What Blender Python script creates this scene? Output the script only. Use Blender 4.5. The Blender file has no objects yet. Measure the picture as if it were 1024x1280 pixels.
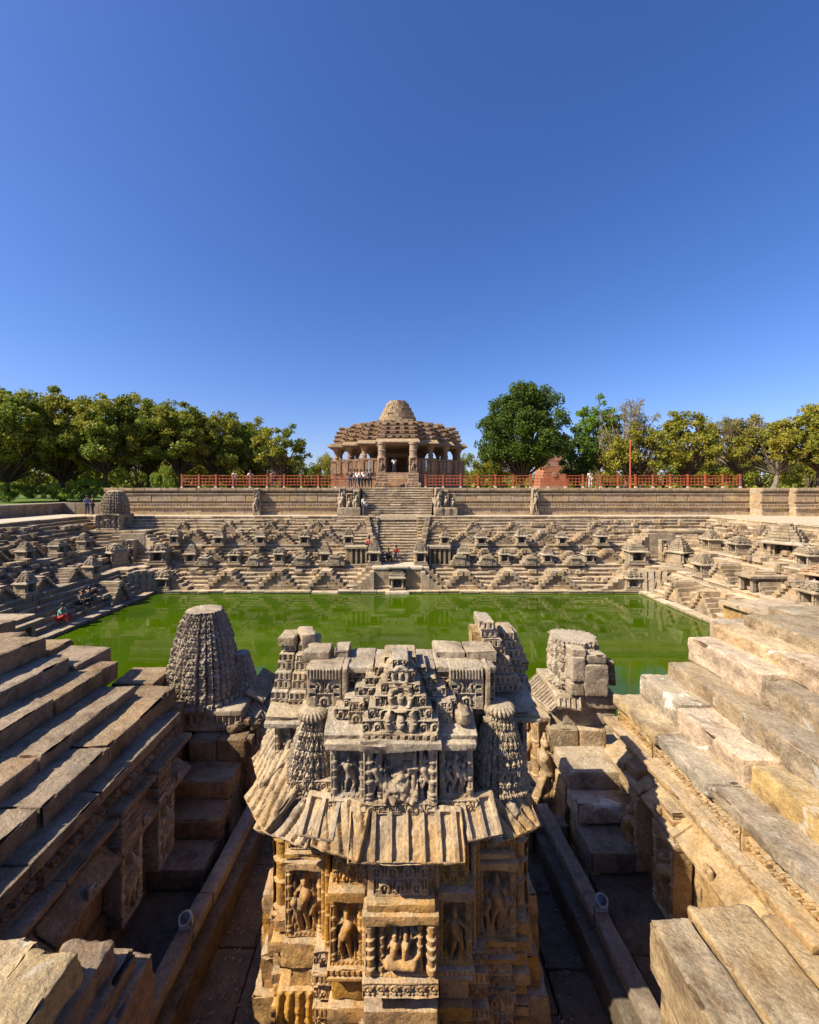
import bpy, math, random
import numpy as np
from mathutils import Vector, Matrix
R = math.radians
scene = bpy.context.scene
C = scene.collection

# ------------------------------------------------------------------ camera, sky, sun, exposure
cam_d = bpy.data.cameras.new('camera')
cam = bpy.data.objects.new('camera', cam_d); C.objects.link(cam)
EYE = 7.5
FX = 520.0 / 1024.0
cam.location = (0, 0, EYE); cam.rotation_euler = (R(90), 0, 0)
cam_d.sensor_fit = 'HORIZONTAL'; cam_d.sensor_width = 36.0; cam_d.lens = 36.0 * FX
cam_d.shift_x = 15 / 1024; cam_d.shift_y = -29 / 1024
cam_d.clip_start = 0.05; cam_d.clip_end = 3000
scene.camera = cam

SUN = Vector((1.0, 0.38, -0.98)).normalized()          # direction in which the light travels
world = bpy.data.worlds.new('World'); scene.world = world; world.use_nodes = True
wn = world.node_tree
bg = wn.nodes['Background']
sky = wn.nodes.new('ShaderNodeTexSky'); sky.sky_type = 'NISHITA'; sky.sun_disc = False
elev = math.asin(-SUN.z); sky.sun_elevation = elev
sky.sun_rotation = math.atan2(-SUN.x, -SUN.y)
sky.altitude = 0; sky.air_density = 1.0; sky.dust_density = 0.9; sky.ozone_density = 4.0
hs = wn.nodes.new('ShaderNodeHueSaturation'); hs.inputs['Saturation'].default_value = 1.2
wn.links.new(sky.outputs[0], hs.inputs['Color'])
tn = wn.nodes.new('ShaderNodeMix'); tn.data_type = 'RGBA'; tn.blend_type = 'MULTIPLY'; tn.inputs[0].default_value = 1.0; tn.inputs[7].default_value = (1.06, .97, 1.24, 1)
wn.links.new(hs.outputs[0], tn.inputs[6]); wn.links.new(tn.outputs[2], bg.inputs[0]); bg.inputs[1].default_value = 0.072

sun_d = bpy.data.lights.new('sun', 'SUN'); sun_d.energy = 5.0; sun_d.angle = R(0.5); sun_d.color = (1.0, 0.91, 0.72)
sun_o = bpy.data.objects.new('sun', sun_d); C.objects.link(sun_o); sun_o.location = (-40, -30, 60)
sun_o.rotation_euler = SUN.to_track_quat('-Z', 'Y').to_euler()

scene.view_settings.view_transform = 'Standard'; scene.view_settings.look = 'None'
scene.view_settings.exposure = 1.0; scene.view_settings.gamma = 1.0
scene.render.engine = 'CYCLES'
scene.cycles.max_bounces = 5; scene.cycles.diffuse_bounces = 2; scene.cycles.glossy_bounces = 2

# ------------------------------------------------------------------ numpy noise
def _hash(ix, iy, iz, seed):
    h = (ix.astype(np.uint32) * np.uint32(374761393) + iy.astype(np.uint32) * np.uint32(668265263)
         + iz.astype(np.uint32) * np.uint32(2147483647) + np.uint32((seed * 974634777) & 0xffffffff))
    h = (h ^ (h >> np.uint32(13))) * np.uint32(1274126177)
    h = h ^ (h >> np.uint32(16))
    return (h & np.uint32(0xffff)).astype(np.float64) / 65535.0
def vnoise(p, seed=0):
    f = np.floor(p); t = p - f; t = t * t * (3 - 2 * t)
    i = f.astype(np.int64)
    out = 0
    for dx in (0, 1):
        wx = t[:, 0] if dx else 1 - t[:, 0]
        for dy in (0, 1):
            wy = t[:, 1] if dy else 1 - t[:, 1]
            for dz in (0, 1):
                wz = t[:, 2] if dz else 1 - t[:, 2]
                out = out + wx * wy * wz * _hash(i[:, 0] + dx, i[:, 1] + dy, i[:, 2] + dz, seed)
    return out * 2 - 1
def fbm(p, octv=3, seed=0):
    a = 1.0; s = 0; tot = 0
    for o in range(octv):
        s = s + a * vnoise(p * (2.03 ** o) + 7.1 * o, seed + o); tot += a; a *= 0.5
    return s / tot

# ------------------------------------------------------------------ mesh helpers
def mesh_np(name, V, F, smooth=False):
    V = np.asarray(V, dtype=np.float32); F = np.asarray(F, dtype=np.int32)
    me = bpy.data.meshes.new(name)
    n, k = F.shape
    me.vertices.add(len(V)); me.vertices.foreach_set('co', V.ravel())
    me.loops.add(n * k); me.loops.foreach_set('vertex_index', F.ravel())
    me.polygons.add(n); me.polygons.foreach_set('loop_start', np.arange(0, n * k, k, dtype=np.int32))
    me.polygons.foreach_set('loop_total', np.full(n, k, dtype=np.int32))
    me.polygons.foreach_set('use_smooth', np.full(n, bool(smooth)))
    me.update(calc_edges=True); me.validate()
    if smooth: me.set_sharp_from_angle(angle=R(38))
    return me
_tick = [0]
def stone(size, res=0.05, r=0.014, amp=0.012, seed=None, chip=0.05, carve=None, nscale=3.0, smooth=True, taper=None):
    """A dressed block centred on its origin in x and y with its base at z=0; worn edges, uneven faces, optional carving"""
    if seed is None: _tick[0] += 1; seed = _tick[0]
    sx, sy, sz = size
    r = min(r, sx * .4, sy * .4, sz * .4)
    if not isinstance(res, (tuple, list)): res = (res, res, res)
    n = [max(2, int(round(s / q))) for s, q in zip(size, res)]
    quads = []
    def face(ax, side):
        a, b = [(1, 2), (2, 0), (0, 1)][ax]
        A, B = np.meshgrid(np.arange(n[a] + 1), np.arange(n[b] + 1), indexing='ij')
        L = np.zeros(A.shape + (3,), dtype=np.int64)
        L[..., a] = A; L[..., b] = B; L[..., ax] = n[ax] if side else 0
        q = np.stack([L[:-1, :-1], L[1:, :-1], L[1:, 1:], L[:-1, 1:]], axis=2).reshape(-1, 4, 3)
        if not side: q = q[:, ::-1]
        return q
    q = np.concatenate([face(ax, s) for ax in range(3) for s in (0, 1)])
    key = (q[..., 0] * (n[1] + 1) + q[..., 1]) * (n[2] + 1) + q[..., 2]
    uniq, inv = np.unique(key.ravel(), return_inverse=True)
    F = inv.reshape(-1, 4)
    k = uniq % (n[2] + 1); j = (uniq // (n[2] + 1)) % (n[1] + 1); i = uniq // ((n[1] + 1) * (n[2] + 1))
    def sp(idx, nn, s):
        c = idx / nn * s - s / 2
        c = np.where(idx == 1, np.minimum(c, -s / 2 + r) if s / nn > r else c, c)
        c = np.where(idx == nn - 1, np.maximum(c, s / 2 - r) if s / nn > r else c, c)
        return c
    P = np.stack([sp(i, n[0], sx), sp(j, n[1], sy), sp(k, n[2], sz)], 1)
    half = np.array(size) / 2
    Q = np.clip(P, -half + r, half - r); D = P - Q
    N = D / np.maximum(np.linalg.norm(D, axis=1, keepdims=True), 1e-9)
    ed = (np.abs(D) > r * .5).sum(1)
    P2 = Q + N * r
    S = P2 * nscale + seed * 3.17
    d = fbm(S, 3, seed) * amp + fbm(S * 6, 2, seed + 9) * amp * .35
    if chip:
        c = np.clip(fbm(S * 1.7, 2, seed + 5) - .12, 0, 1) * chip * 2
        d = d - np.where(ed >= 2, c, 0)
    if carve:
        for fc, fn in carve.items():
            if fc == 'f': m = (N[:, 1] < -.95); P2[m, 1] -= fn(P2[m, 0], P2[m, 2] + sz / 2)
            if fc == 'b': m = (N[:, 1] > .95); P2[m, 1] += fn(-P2[m, 0], P2[m, 2] + sz / 2)
            if fc == 'r': m = (N[:, 0] > .95); P2[m, 0] += fn(P2[m, 1], P2[m, 2] + sz / 2)
            if fc == 'l': m = (N[:, 0] < -.95); P2[m, 0] -= fn(-P2[m, 1], P2[m, 2] + sz / 2)
            if fc == 't': m = (N[:, 2] > .95); P2[m, 2] += fn(P2[m, 0], P2[m, 1])
    P2 = P2 + N * d[:, None]
    P2[:, 2] += sz / 2
    if taper:
        t = P2[:, 2] / sz; P2[:, 0] *= 1 - (1 - taper[0]) * t; P2[:, 1] *= 1 - (1 - taper[1]) * t
    return mesh_np('stone', P2, F, smooth)

class MB:
    """gathers simple solids and links them as one mesh"""
    def __init__(s): s.v = []; s.f = []; s.t = []
    def add(s, V, F):
        o = len(s.v); s.v += [tuple(p) for p in V]; s.f += [tuple(i + o for i in f) for f in F]
    def box(s, x0, x1, y0, y1, z0, z1, j=0.0, rz=0, top=None):
        if j: q = lambda: random.uniform(-j, j)
        else: q = lambda: 0
        tx, ty = top if top else (0, 0)
        V = [(x0 + q(), y0 + q(), z0), (x1 + q(), y0 + q(), z0), (x1 + q(), y1 + q(), z0), (x0 + q(), y1 + q(), z0),
             (x0 + tx + q(), y0 + ty + q(), z1 + q()), (x1 - tx + q(), y0 + ty + q(), z1 + q()), (x1 - tx + q(), y1 - ty + q(), z1 + q()), (x0 + tx + q(), y1 - ty + q(), z1 + q())]
        if rz:
            cx, cy = (x0 + x1) / 2, (y0 + y1) / 2; c, n = math.cos(rz), math.sin(rz)
            V = [(cx + (x - cx) * c - (y - cy) * n, cy + (x - cx) * n + (y - cy) * c, z) for x, y, z in V]
        s.add(V, [(3, 2, 1, 0), (4, 5, 6, 7), (0, 1, 5, 4), (1, 2, 6, 5), (2, 3, 7, 6), (3, 0, 4, 7)])
    def prism(s, poly, z0, z1, sc=1.0, c=(0, 0)):
        n = len(poly)
        V = [(x, y, z0) for x, y in poly] + [(c[0] + (x - c[0]) * sc, c[1] + (y - c[1]) * sc, z1) for x, y in poly]
        s.add(V, [tuple(range(n))[::-1], tuple(range(n, 2 * n))] + [(i, (i + 1) % n, (i + 1) % n + n, i + n) for i in range(n)])
    def lathe(s, prof, n=16, c=(0, 0), rib=0, ribn=12):
        V = []; F = []
        for r_, z in prof:
            for k in range(n):
                a = 2 * math.pi * k / n
                rr = r_ * (1 + rib * math.cos(ribn * a))
                V.append((c[0] + rr * math.cos(a), c[1] + rr * math.sin(a), z))
        m = len(prof)
        for i in range(m - 1):
            for k in range(n):
                F.append((i * n + k, i * n + (k + 1) % n, (i + 1) * n + (k + 1) % n, (i + 1) * n + k))
        F.append(tuple(range(n))[::-1]); F.append(tuple((m - 1) * n + k for k in range(n)))
        s.add(V, F)
    def tube(s, pts, rad, n=6):
        pts = [Vector(p) for p in pts]; m = len(pts); V = []
        if not isinstance(rad, (list, tuple)): rad = [rad] * m
        for i, p in enumerate(pts):
            d = (pts[min(i + 1, m - 1)] - pts[max(i - 1, 0)])
            if d.length < 1e-6: d = Vector((0, 0, 1))
            d.normalize(); u = d.orthogonal().normalized(); w = d.cross(u)
            for k in range(n):
                a = 2 * math.pi * k / n; V.append(p + (u * math.cos(a) + w * math.sin(a)) * rad[i])
        F = [(i * n + k, i * n + (k + 1) % n, (i + 1) * n + (k + 1) % n, (i + 1) * n + k) for i in range(m - 1) for k in range(n)]
        F += [tuple(range(n))[::-1], tuple((m - 1) * n + k for k in range(n))]
        s.add(V, F)
    def mesh(s, name='m', smooth=False):
        me = bpy.data.meshes.new(name); me.from_pydata([tuple(p) for p in s.v], [], s.f)
        if smooth:
            for p in me.polygons: p.use_smooth = True
        me.update(); return me

# ------------------------------------------------------------------ object helpers
def tag(o, label=None, cat=None, group=None, kind=None):
    if label: o['label'] = label
    if cat: o['category'] = cat
    if group: o['group'] = group
    if kind: o['kind'] = kind
    return o
def thing(name, label, cat, loc=(0, 0, 0), rz=0, group=None):
    o = bpy.data.objects.new(name, None); C.objects.link(o); o.empty_display_size = .3
    o.location = loc; o.rotation_euler = (0, 0, rz)
    return tag(o, label, cat, group)
def put(name, me, mat, loc=(0, 0, 0), rz=0, parent=None, rot=None, scale=None, **kw):
    """links a mesh; loc is in the world unless the parent is turned, then in the parent's frame"""
    o = bpy.data.objects.new(name, me); C.objects.link(o)
    if mat is not None and not (me.materials and me.materials[0]): me.materials.append(mat)
    l = Vector(loc)
    if parent is not None:
        o.parent = parent
        p = parent; off = Vector((0, 0, 0))
        while p is not None: off += Vector(p.location); p = p.parent
        l = l - off
    o.location = l
    o.rotation_euler = rot if rot is not None else (0, 0, rz)
    if scale: o.scale = scale
    tag(o, **kw)
    return o
def copy_tree(o, parent=None):
    c = o.copy(); C.objects.link(c); c.parent = parent
    for ch in list(o.children): copy_tree(ch, c)
    return c

# ------------------------------------------------------------------ materials
def stone_mat(name, a, b, dark, white=0.0, grime=0.5, bump=0.5, var=0.35, sc=1.0, zmix=None, rust=None, dust=.45, streak=0):
    m = bpy.data.materials.new(name); m.use_nodes = True; nt = m.node_tree; N = nt.nodes; L = nt.links
    bs = N['Principled BSDF']; bs.inputs['Roughness'].default_value = .9; bs.inputs['Specular IOR Level'].default_value = .2
    geo = N.new('ShaderNodeNewGeometry'); info = N.new('ShaderNodeObjectInfo')
    def noise(s, det=4, rough=.6, off=None, dist=0):
        n = N.new('ShaderNodeTexNoise'); n.inputs['Scale'].default_value = s * sc; n.inputs['Detail'].default_value = det
        n.inputs['Roughness'].default_value = rough; n.inputs['Distortion'].default_value = dist
        L.new(geo.outputs['Position'], n.inputs['Vector']); return n.outputs['Fac']
    def ramp(v, p0, p1):
        r = N.new('ShaderNodeMapRange'); r.inputs['From Min'].default_value = p0; r.inputs['From Max'].default_value = p1
        L.new(v, r.inputs['Value']); return r.outputs[0]
    def mix(f, x, y, bt='MIX'):
        k = N.new('ShaderNodeMix'); k.data_type = 'RGBA'; k.blend_type = bt
        if isinstance(f, float): k.inputs[0].default_value = f
        else: L.new(f, k.inputs[0])
        for s, v in ((6, x), (7, y)):
            if isinstance(v, tuple): k.inputs[s].default_value = v + (1,)
            else: L.new(v, k.inputs[s])
        return k.outputs[2]
    def math_(op, x, y):
        k = N.new('ShaderNodeMath'); k.operation = op
        for s, v in ((0, x), (1, y)):
            if isinstance(v, (int, float)): k.inputs[s].default_value = v
            else: L.new(v, k.inputs[s])
        return k.outputs[0]
    rnd = math_('FRACT', math_('ADD', info.outputs['Random'], geo.outputs['Random Per Island']), 0)
    f1 = ramp(math_('ADD', noise(1.1, 3), math_('MULTIPLY', math_('SUBTRACT', rnd, .5), .35)), .36, .64)
    col = mix(f1, a, b)
    if zmix:                                     # an earth coloured stone low down, greyer weathered stone high up
        sep = N.new('ShaderNodeSeparateXYZ'); L.new(geo.outputs['Position'], sep.inputs[0])
        zf = ramp(math_('ADD', sep.outputs['Z'], math_('MULTIPLY', noise(2.5, 3), 1.1)), zmix[0], zmix[1])
        col = mix(zf, mix(f1, zmix[2], zmix[3]), col)
    if rust: col = mix(ramp(noise(.9, 5, .65), .56, .7), col, rust)
    g = ramp(noise(2.3, 6, .68, dist=.6), .47, .68)
    col = mix(math_('MULTIPLY', g, grime), col, dark)
    if streak:                                  # dark and yellow lichen run in long tongues over the blocks
        mp_ = N.new('ShaderNodeMapping'); mp_.inputs['Scale'].default_value = (1.7, .7, .9); mp_.inputs['Rotation'].default_value = (0, 0, .7)
        L.new(geo.outputs['Position'], mp_.inputs[0])
        for sc_, lo, hi, cc in ((1.5, .53, .60, dark), (1.15, .60, .67, (.50, .34, .09)), (2.3, .62, .68, (.20, .16, .11))):
            n_ = N.new('ShaderNodeTexNoise'); n_.inputs['Scale'].default_value = sc_; n_.inputs['Detail'].default_value = 5; n_.inputs['Distortion'].default_value = .7
            L.new(mp_.outputs[0], n_.inputs['Vector']); col = mix(math_('MULTIPLY', ramp(n_.outputs['Fac'], lo, hi), streak), col, cc)
    fine = ramp(noise(34, 5, .75), .34, .66)
    col = mix(.45, col, mix(fine, (.36, .33, .30), (1.38, 1.36, 1.32)), 'MULTIPLY')
    mot = ramp(noise(4.6, 5, .7, dist=.4), .38, .62)
    col = mix(.5, col, mix(mot, (.48, .45, .42), (1.25, 1.22, 1.18)), 'MULTIPLY')
    spk = ramp(noise(11, 4, .75), .56, .68); col = mix(math_('MULTIPLY', spk, .6), col, dark)
    if white: col = mix(math_('MULTIPLY', ramp(noise(1.6, 5, .7, dist=1.2), .60, .66), white), col, (.62, .58, .50))
    if dust:                                     # bleached, dusty upper faces
        sn = N.new('ShaderNodeSeparateXYZ'); L.new(geo.outputs['True Normal'], sn.inputs[0])
        dm = math_('MULTIPLY', ramp(sn.outputs['Z'], .55, .9), math_('MULTIPLY', ramp(noise(3.1, 5, .7), .36, .56), dust))
        col = mix(dm, col, mix(fine, (.33, .265, .18), (.60, .51, .365)))
    v = math_('ADD', math_('MULTIPLY', rnd, var), 1 - var * .5)
    hsv = N.new('ShaderNodeHueSaturation'); L.new(v, hsv.inputs['Value']); L.new(col, hsv.inputs['Color'])
    L.new(math_('ADD', math_('MULTIPLY', math_('FRACT', math_('MULTIPLY', rnd, 7.3), 0), .26), .84), hsv.inputs['Saturation'])
    L.new(hsv.outputs[0], bs.inputs['Base Color'])
    bp = N.new('ShaderNodeBump'); bp.inputs['Strength'].default_value = bump; bp.inputs['Distance'].default_value = .03
    L.new(math_('ADD', noise(22, 6, .7), math_('MULTIPLY', noise(6, 3), .9)), bp.inputs['Height'])
    L.new(bp.outputs[0], bs.inputs['Normal'])
    return m
def plain_mat(name, col, rough=.6, var=0.1, scale=8, metal=0, spec=.4):
    m = bpy.data.materials.new(name); m.use_nodes = True; nt = m.node_tree; N = nt.nodes; L = nt.links
    bs = N['Principled BSDF']; bs.inputs['Roughness'].default_value = rough; bs.inputs['Metallic'].default_value = metal
    bs.inputs['Specular IOR Level'].default_value = spec
    n = N.new('ShaderNodeTexNoise'); n.inputs['Scale'].default_value = scale; n.inputs['Detail'].default_value = 4
    geo = N.new('ShaderNodeNewGeometry'); L.new(geo.outputs['Position'], n.inputs['Vector'])
    k = N.new('ShaderNodeMix'); k.data_type = 'RGBA'; L.new(n.outputs['Fac'], k.inputs[0])
    k.inputs[6].default_value = tuple(c * (1 - var) for c in col) + (1,); k.inputs[7].default_value = tuple(min(1, c * (1 + var)) for c in col) + (1,)
    L.new(k.outputs[2], bs.inputs['Base Color'])
    return m
def leaf_mat(name, a, b, c=None):
    m = bpy.data.materials.new(name); m.use_nodes = True; nt = m.node_tree; N = nt.nodes; L = nt.links
    bs = N['Principled BSDF']; bs.inputs['Roughness'].default_value = .55; bs.inputs['Specular IOR Level'].default_value = .25
    geo = N.new('ShaderNodeNewGeometry')
    cr = N.new('ShaderNodeValToRGB'); L.new(geo.outputs['Random Per Island'], cr.inputs[0])
    cr.color_ramp.elements[0].color = a + (1,); cr.color_ramp.elements[1].color = b + (1,)
    n = N.new('ShaderNodeTexNoise'); n.inputs['Scale'].default_value = .45; L.new(geo.outputs['Position'], n.inputs['Vector'])
    k = N.new('ShaderNodeMix'); k.data_type = 'RGBA'
    mr = N.new('ShaderNodeMapRange'); mr.inputs['From Min'].default_value = .42; mr.inputs['From Max'].default_value = .62
    L.new(n.outputs['Fac'], mr.inputs[0]); L.new(mr.outputs[0], k.inputs[0])
    L.new(cr.outputs[0], k.inputs[6]); k.inputs[7].default_value = (c or b) + (1,)
    L.new(k.outputs[2], bs.inputs['Base Color'])
    tr = N.new('ShaderNodeBsdfTranslucent'); L.new(k.outputs[2], tr.inputs[0])
    ms = N.new('ShaderNodeMixShader'); ms.inputs[0].default_value = .42
    L.new(bs.outputs[0], ms.inputs[1]); L.new(tr.outputs[0], ms.inputs[2]); L.new(ms.outputs[0], N['Material Output'].inputs[0])
    return m

M = {}
M['hero'] = stone_mat('weathered_carved_stone', (.42, .335, .23), (.32, .25, .17), (.10, .075, .052), grime=.7, bump=.8, var=.25,
                      zmix=(4.5, 5.2, (.52, .29, .085), (.40, .225, .08)))
M['hero_side'] = stone_mat('grey_brown_carved_stone', (.40, .32, .23), (.31, .245, .17), (.10, .075, .055), grime=.65, bump=.6, var=.2)
M['slab_r'] = stone_mat('tan_sandstone', (.49, .375, .24), (.38, .265, .16), (.11, .078, .05), white=.8, grime=.75, bump=1.0, var=.7, rust=(.46, .29, .11))  # tan stone with its own rust and white patches
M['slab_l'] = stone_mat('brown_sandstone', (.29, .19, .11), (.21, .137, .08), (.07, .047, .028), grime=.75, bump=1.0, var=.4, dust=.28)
M['ochre'] = stone_mat('ochre_stone', (.46, .30, .135), (.37, .24, .11), (.13, .08, .045), grime=.6, bump=.9, var=.2)
M['floor'] = stone_mat('dark_paving_stone', (.12, .086, .053), (.088, .062, .038), (.038, .027, .018), grime=.5, bump=.6, var=.3, dust=.1)  # colour lowered to deepen the shade in the passages
M['rail'] = stone_mat('kerb_stone', (.27, .20, .135), (.21, .155, .105), (.09, .065, .045), grime=.5, bump=.6, var=.3, dust=.15)
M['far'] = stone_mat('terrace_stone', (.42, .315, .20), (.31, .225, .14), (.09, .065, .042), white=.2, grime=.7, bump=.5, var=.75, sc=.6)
M['farl'] = stone_mat('dark_terrace_stone', (.33, .25, .165), (.25, .185, .125), (.08, .06, .04), grime=.55, bump=.4, var=.5, sc=.6)  # darker copy of the terrace stone, the left side's shade put into its colour
M['shrine'] = stone_mat('small_shrine_stone', (.38, .30, .21), (.28, .22, .15), (.10, .08, .06), grime=.6, bump=.6, var=.4)
M['wall'] = stone_mat('banded_wall_stone', (.46, .34, .20), (.36, .26, .165), (.15, .11, .08), grime=.5, bump=.3, var=.4, sc=.7)
M['hall'] = stone_mat('red_brown_carved_stone', (.42, .27, .165), (.32, .205, .125), (.11, .07, .045), grime=.5, bump=.5, var=.3)
M['dome'] = stone_mat('pale_rough_roof_stone', (.42, .31, .20), (.32, .23, .145), (.11, .08, .055), grime=.5, bump=.6, var=.4)
M['pale'] = stone_mat('pale_paving', (.55, .47, .36), (.48, .40, .30), (.28, .22, .16), grime=.3, bump=.2, var=.2)
M['pink'] = stone_mat('pink_stone', (.44, .21, .14), (.38, .18, .12), (.22, .11, .08), grime=.4, bump=.3, var=.2)
M['red'] = plain_mat('red_oxide_paint', (.32, .075, .028), .65, .4, 2.5)
M['redpole'] = plain_mat('orange_red_paint', (.40, .09, .035), .6, .3)
M['grass'] = plain_mat('lawn_green', (.085, .13, .022), .95, .35, 3, spec=.1)
M['earth'] = plain_mat('dry_earth', (.22, .17, .10), .95, .25, 1.5, spec=.1)
M['bark'] = stone_mat('tree_bark', (.12, .09, .06), (.08, .06, .04), (.04, .03, .02), grime=.5, bump=.8, var=.1)
M['bark_pale'] = stone_mat('pale_tree_bark', (.26, .21, .16), (.20, .16, .12), (.09, .07, .05), grime=.5, bump=.8, var=.1)
M['tread'] = stone_mat('dusty_tread_stone', (.56, .45, .31), (.46, .355, .235), (.20, .15, .10), white=.3, grime=.5, bump=.4, var=.5, sc=.6)
M['slab_pink'] = stone_mat('pinkish_sandstone', (.46, .31, .23), (.36, .24, .18), (.12, .08, .06), white=.5, grime=.7, bump=1.0, var=.4)
M['slab_ochre'] = stone_mat('yellow_ochre_sandstone', (.54, .38, .18), (.42, .29, .13), (.12, .08, .045), white=.6, grime=.7, bump=1.0, var=.4)
M['slab_grey'] = stone_mat('grey_lichened_sandstone', (.40, .34, .26), (.30, .25, .19), (.10, .08, .06), white=.8, grime=.75, bump=1.0, var=.4)
M['landing'] = stone_mat('streaked_landing_stone', (.43, .31, .175), (.33, .23, .13), (.09, .06, .035), white=.4, grime=.6, bump=1.0, var=.3, streak=.65)
# ------------------------------------------------------------------ carving: height fields cut into the stones
def seg(u, v, ax, ay, bx, by, r0, r1=None):
    r1 = r0 if r1 is None else r1
    dx, dy = bx - ax, by - ay; L2 = dx * dx + dy * dy + 1e-9
    t = np.clip(((u - ax) * dx + (v - ay) * dy) / L2, 0, 1)
    d2 = (u - ax - t * dx) ** 2 + (v - ay - t * dy) ** 2
    r = r0 + (r1 - r0) * t
    return np.sqrt(np.clip(r * r - d2, 0, None))
def ring(u, v, cx, cy, rad, th):
    d = np.abs(np.hypot(u - cx, v - cy) - rad); return np.sqrt(np.clip(th * th - d * d, 0, None))
def figure(u, v, cx, z0, H, seed=0, thick=1.0):
    """a standing, swaying carved figure"""
    rn = random.Random(seed); s = rn.choice((-1, 1)); k = H * thick
    hip = (cx + s * .06 * H, z0 + .50 * H); ch = (cx - s * .03 * H, z0 + .73 * H); hd = (cx + s * .01 * H, z0 + .92 * H)
    o = seg(u, v, *hip, *ch, .085 * k, .105 * k)
    o = np.maximum(o, seg(u, v, *hd, hd[0], hd[1] + .02 * H, .068 * k, .06 * k))
    o = np.maximum(o, seg(u, v, hd[0], hd[1] + .03 * H, hd[0], hd[1] + .11 * H, .05 * k, .025 * k))
    o = np.maximum(o, seg(u, v, *ch, *hd, .04 * k))
    for e, b in ((-1, rn.uniform(-.02, .06)), (1, rn.uniform(-.02, .06))):
        h = (hip[0] + e * .045 * H, hip[1]); kn = (hip[0] + e * (.07 + b) * H, z0 + .27 * H); ft = (cx + e * .08 * H, z0 + .03 * H)
        o = np.maximum(o, seg(u, v, *h, *kn, .07 * k, .05 * k)); o = np.maximum(o, seg(u, v, *kn, *ft, .048 * k, .03 * k))
        o = np.maximum(o, seg(u, v, *ft, ft[0] + e * .05 * H, ft[1], .03 * k))
        sh = (ch[0] + e * .11 * H, ch[1] + .05 * H)
        el = (ch[0] + e * rn.uniform(.19, .25) * H, ch[1] + rn.uniform(-.16, .04) * H)
        hn = (ch[0] + e * rn.uniform(.08, .27) * H, ch[1] + rn.uniform(-.18, .22) * H)
        o = np.maximum(o, seg(u, v, *sh, *el, .04 * k, .034 * k)); o = np.maximum(o, seg(u, v, *el, *hn, .034 * k, .024 * k))
        o = np.maximum(o, seg(u, v, cx + e * .17 * H, z0 + .0 * H, cx + e * .16 * H, z0 + .2 * H, .035 * k, .028 * k))
    o = np.maximum(o, ring(u, v, hip[0], hip[1] + .01 * H, .09 * H, .02 * k))
    return o
def seated(u, v, cx, z0, H, seed=0):
    """two figures seated on a beast"""
    o = seg(u, v, cx - .30 * H, z0 + .22 * H, cx + .28 * H, z0 + .20 * H, .12 * H, .13 * H)
    for x in (-.34, -.18, .16, .30): o = np.maximum(o, seg(u, v, cx + x * H, z0 + .2 * H, cx + (x - .02) * H, z0, .055 * H, .035 * H))
    o = np.maximum(o, seg(u, v, cx + .30 * H, z0 + .26 * H, cx + .42 * H, z0 + .40 * H, .075 * H, .07 * H))
    for x in (-.17, .08):
        o = np.maximum(o, seg(u, v, cx + x * H, z0 + .36 * H, cx + (x + .03) * H, z0 + .60 * H, .085 * H, .10 * H))
        o = np.maximum(o, seg(u, v, cx + (x + .03) * H, z0 + .77 * H, cx + (x + .03) * H, z0 + .82 * H, .07 * H, .06 * H))
        o = np.maximum(o, seg(u, v, cx + x * H, z0 + .36 * H, cx + (x + .17) * H, z0 + .28 * H, .065 * H, .05 * H))
        o = np.maximum(o, seg(u, v, cx + (x + .17) * H, z0 + .28 * H, cx + (x + .15) * H, z0 + .08 * H, .05 * H, .03 * H))
        o = np.maximum(o, seg(u, v, cx + (x - .06) * H, z0 + .62 * H, cx + (x - .14) * H, z0 + .48 * H, .04 * H, .03 * H))
        o = np.maximum(o, seg(u, v, cx + (x + .12) * H, z0 + .62 * H, cx + (x + .17) * H, z0 + .80 * H, .04 * H, .03 * H))
    o = np.maximum(o, ring(u, v, cx + .30 * H, z0 + .80 * H, .07 * H, .03 * H))
    return o
def post(u, v, cx, z0, z1, r):
    h = np.sqrt(np.clip(r * r - (u - cx) ** 2, 0, None)) * ((v > z0) & (v < z1))
    H = z1 - z0
    for t in (.04, .1, .34, .52, .70, .9, .96):
        h = np.maximum(h, np.sqrt(np.clip((r * 1.35) ** 2 - (u - cx) ** 2, 0, None)) * (np.abs(v - z0 - t * H) < .013))
    return h
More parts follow.
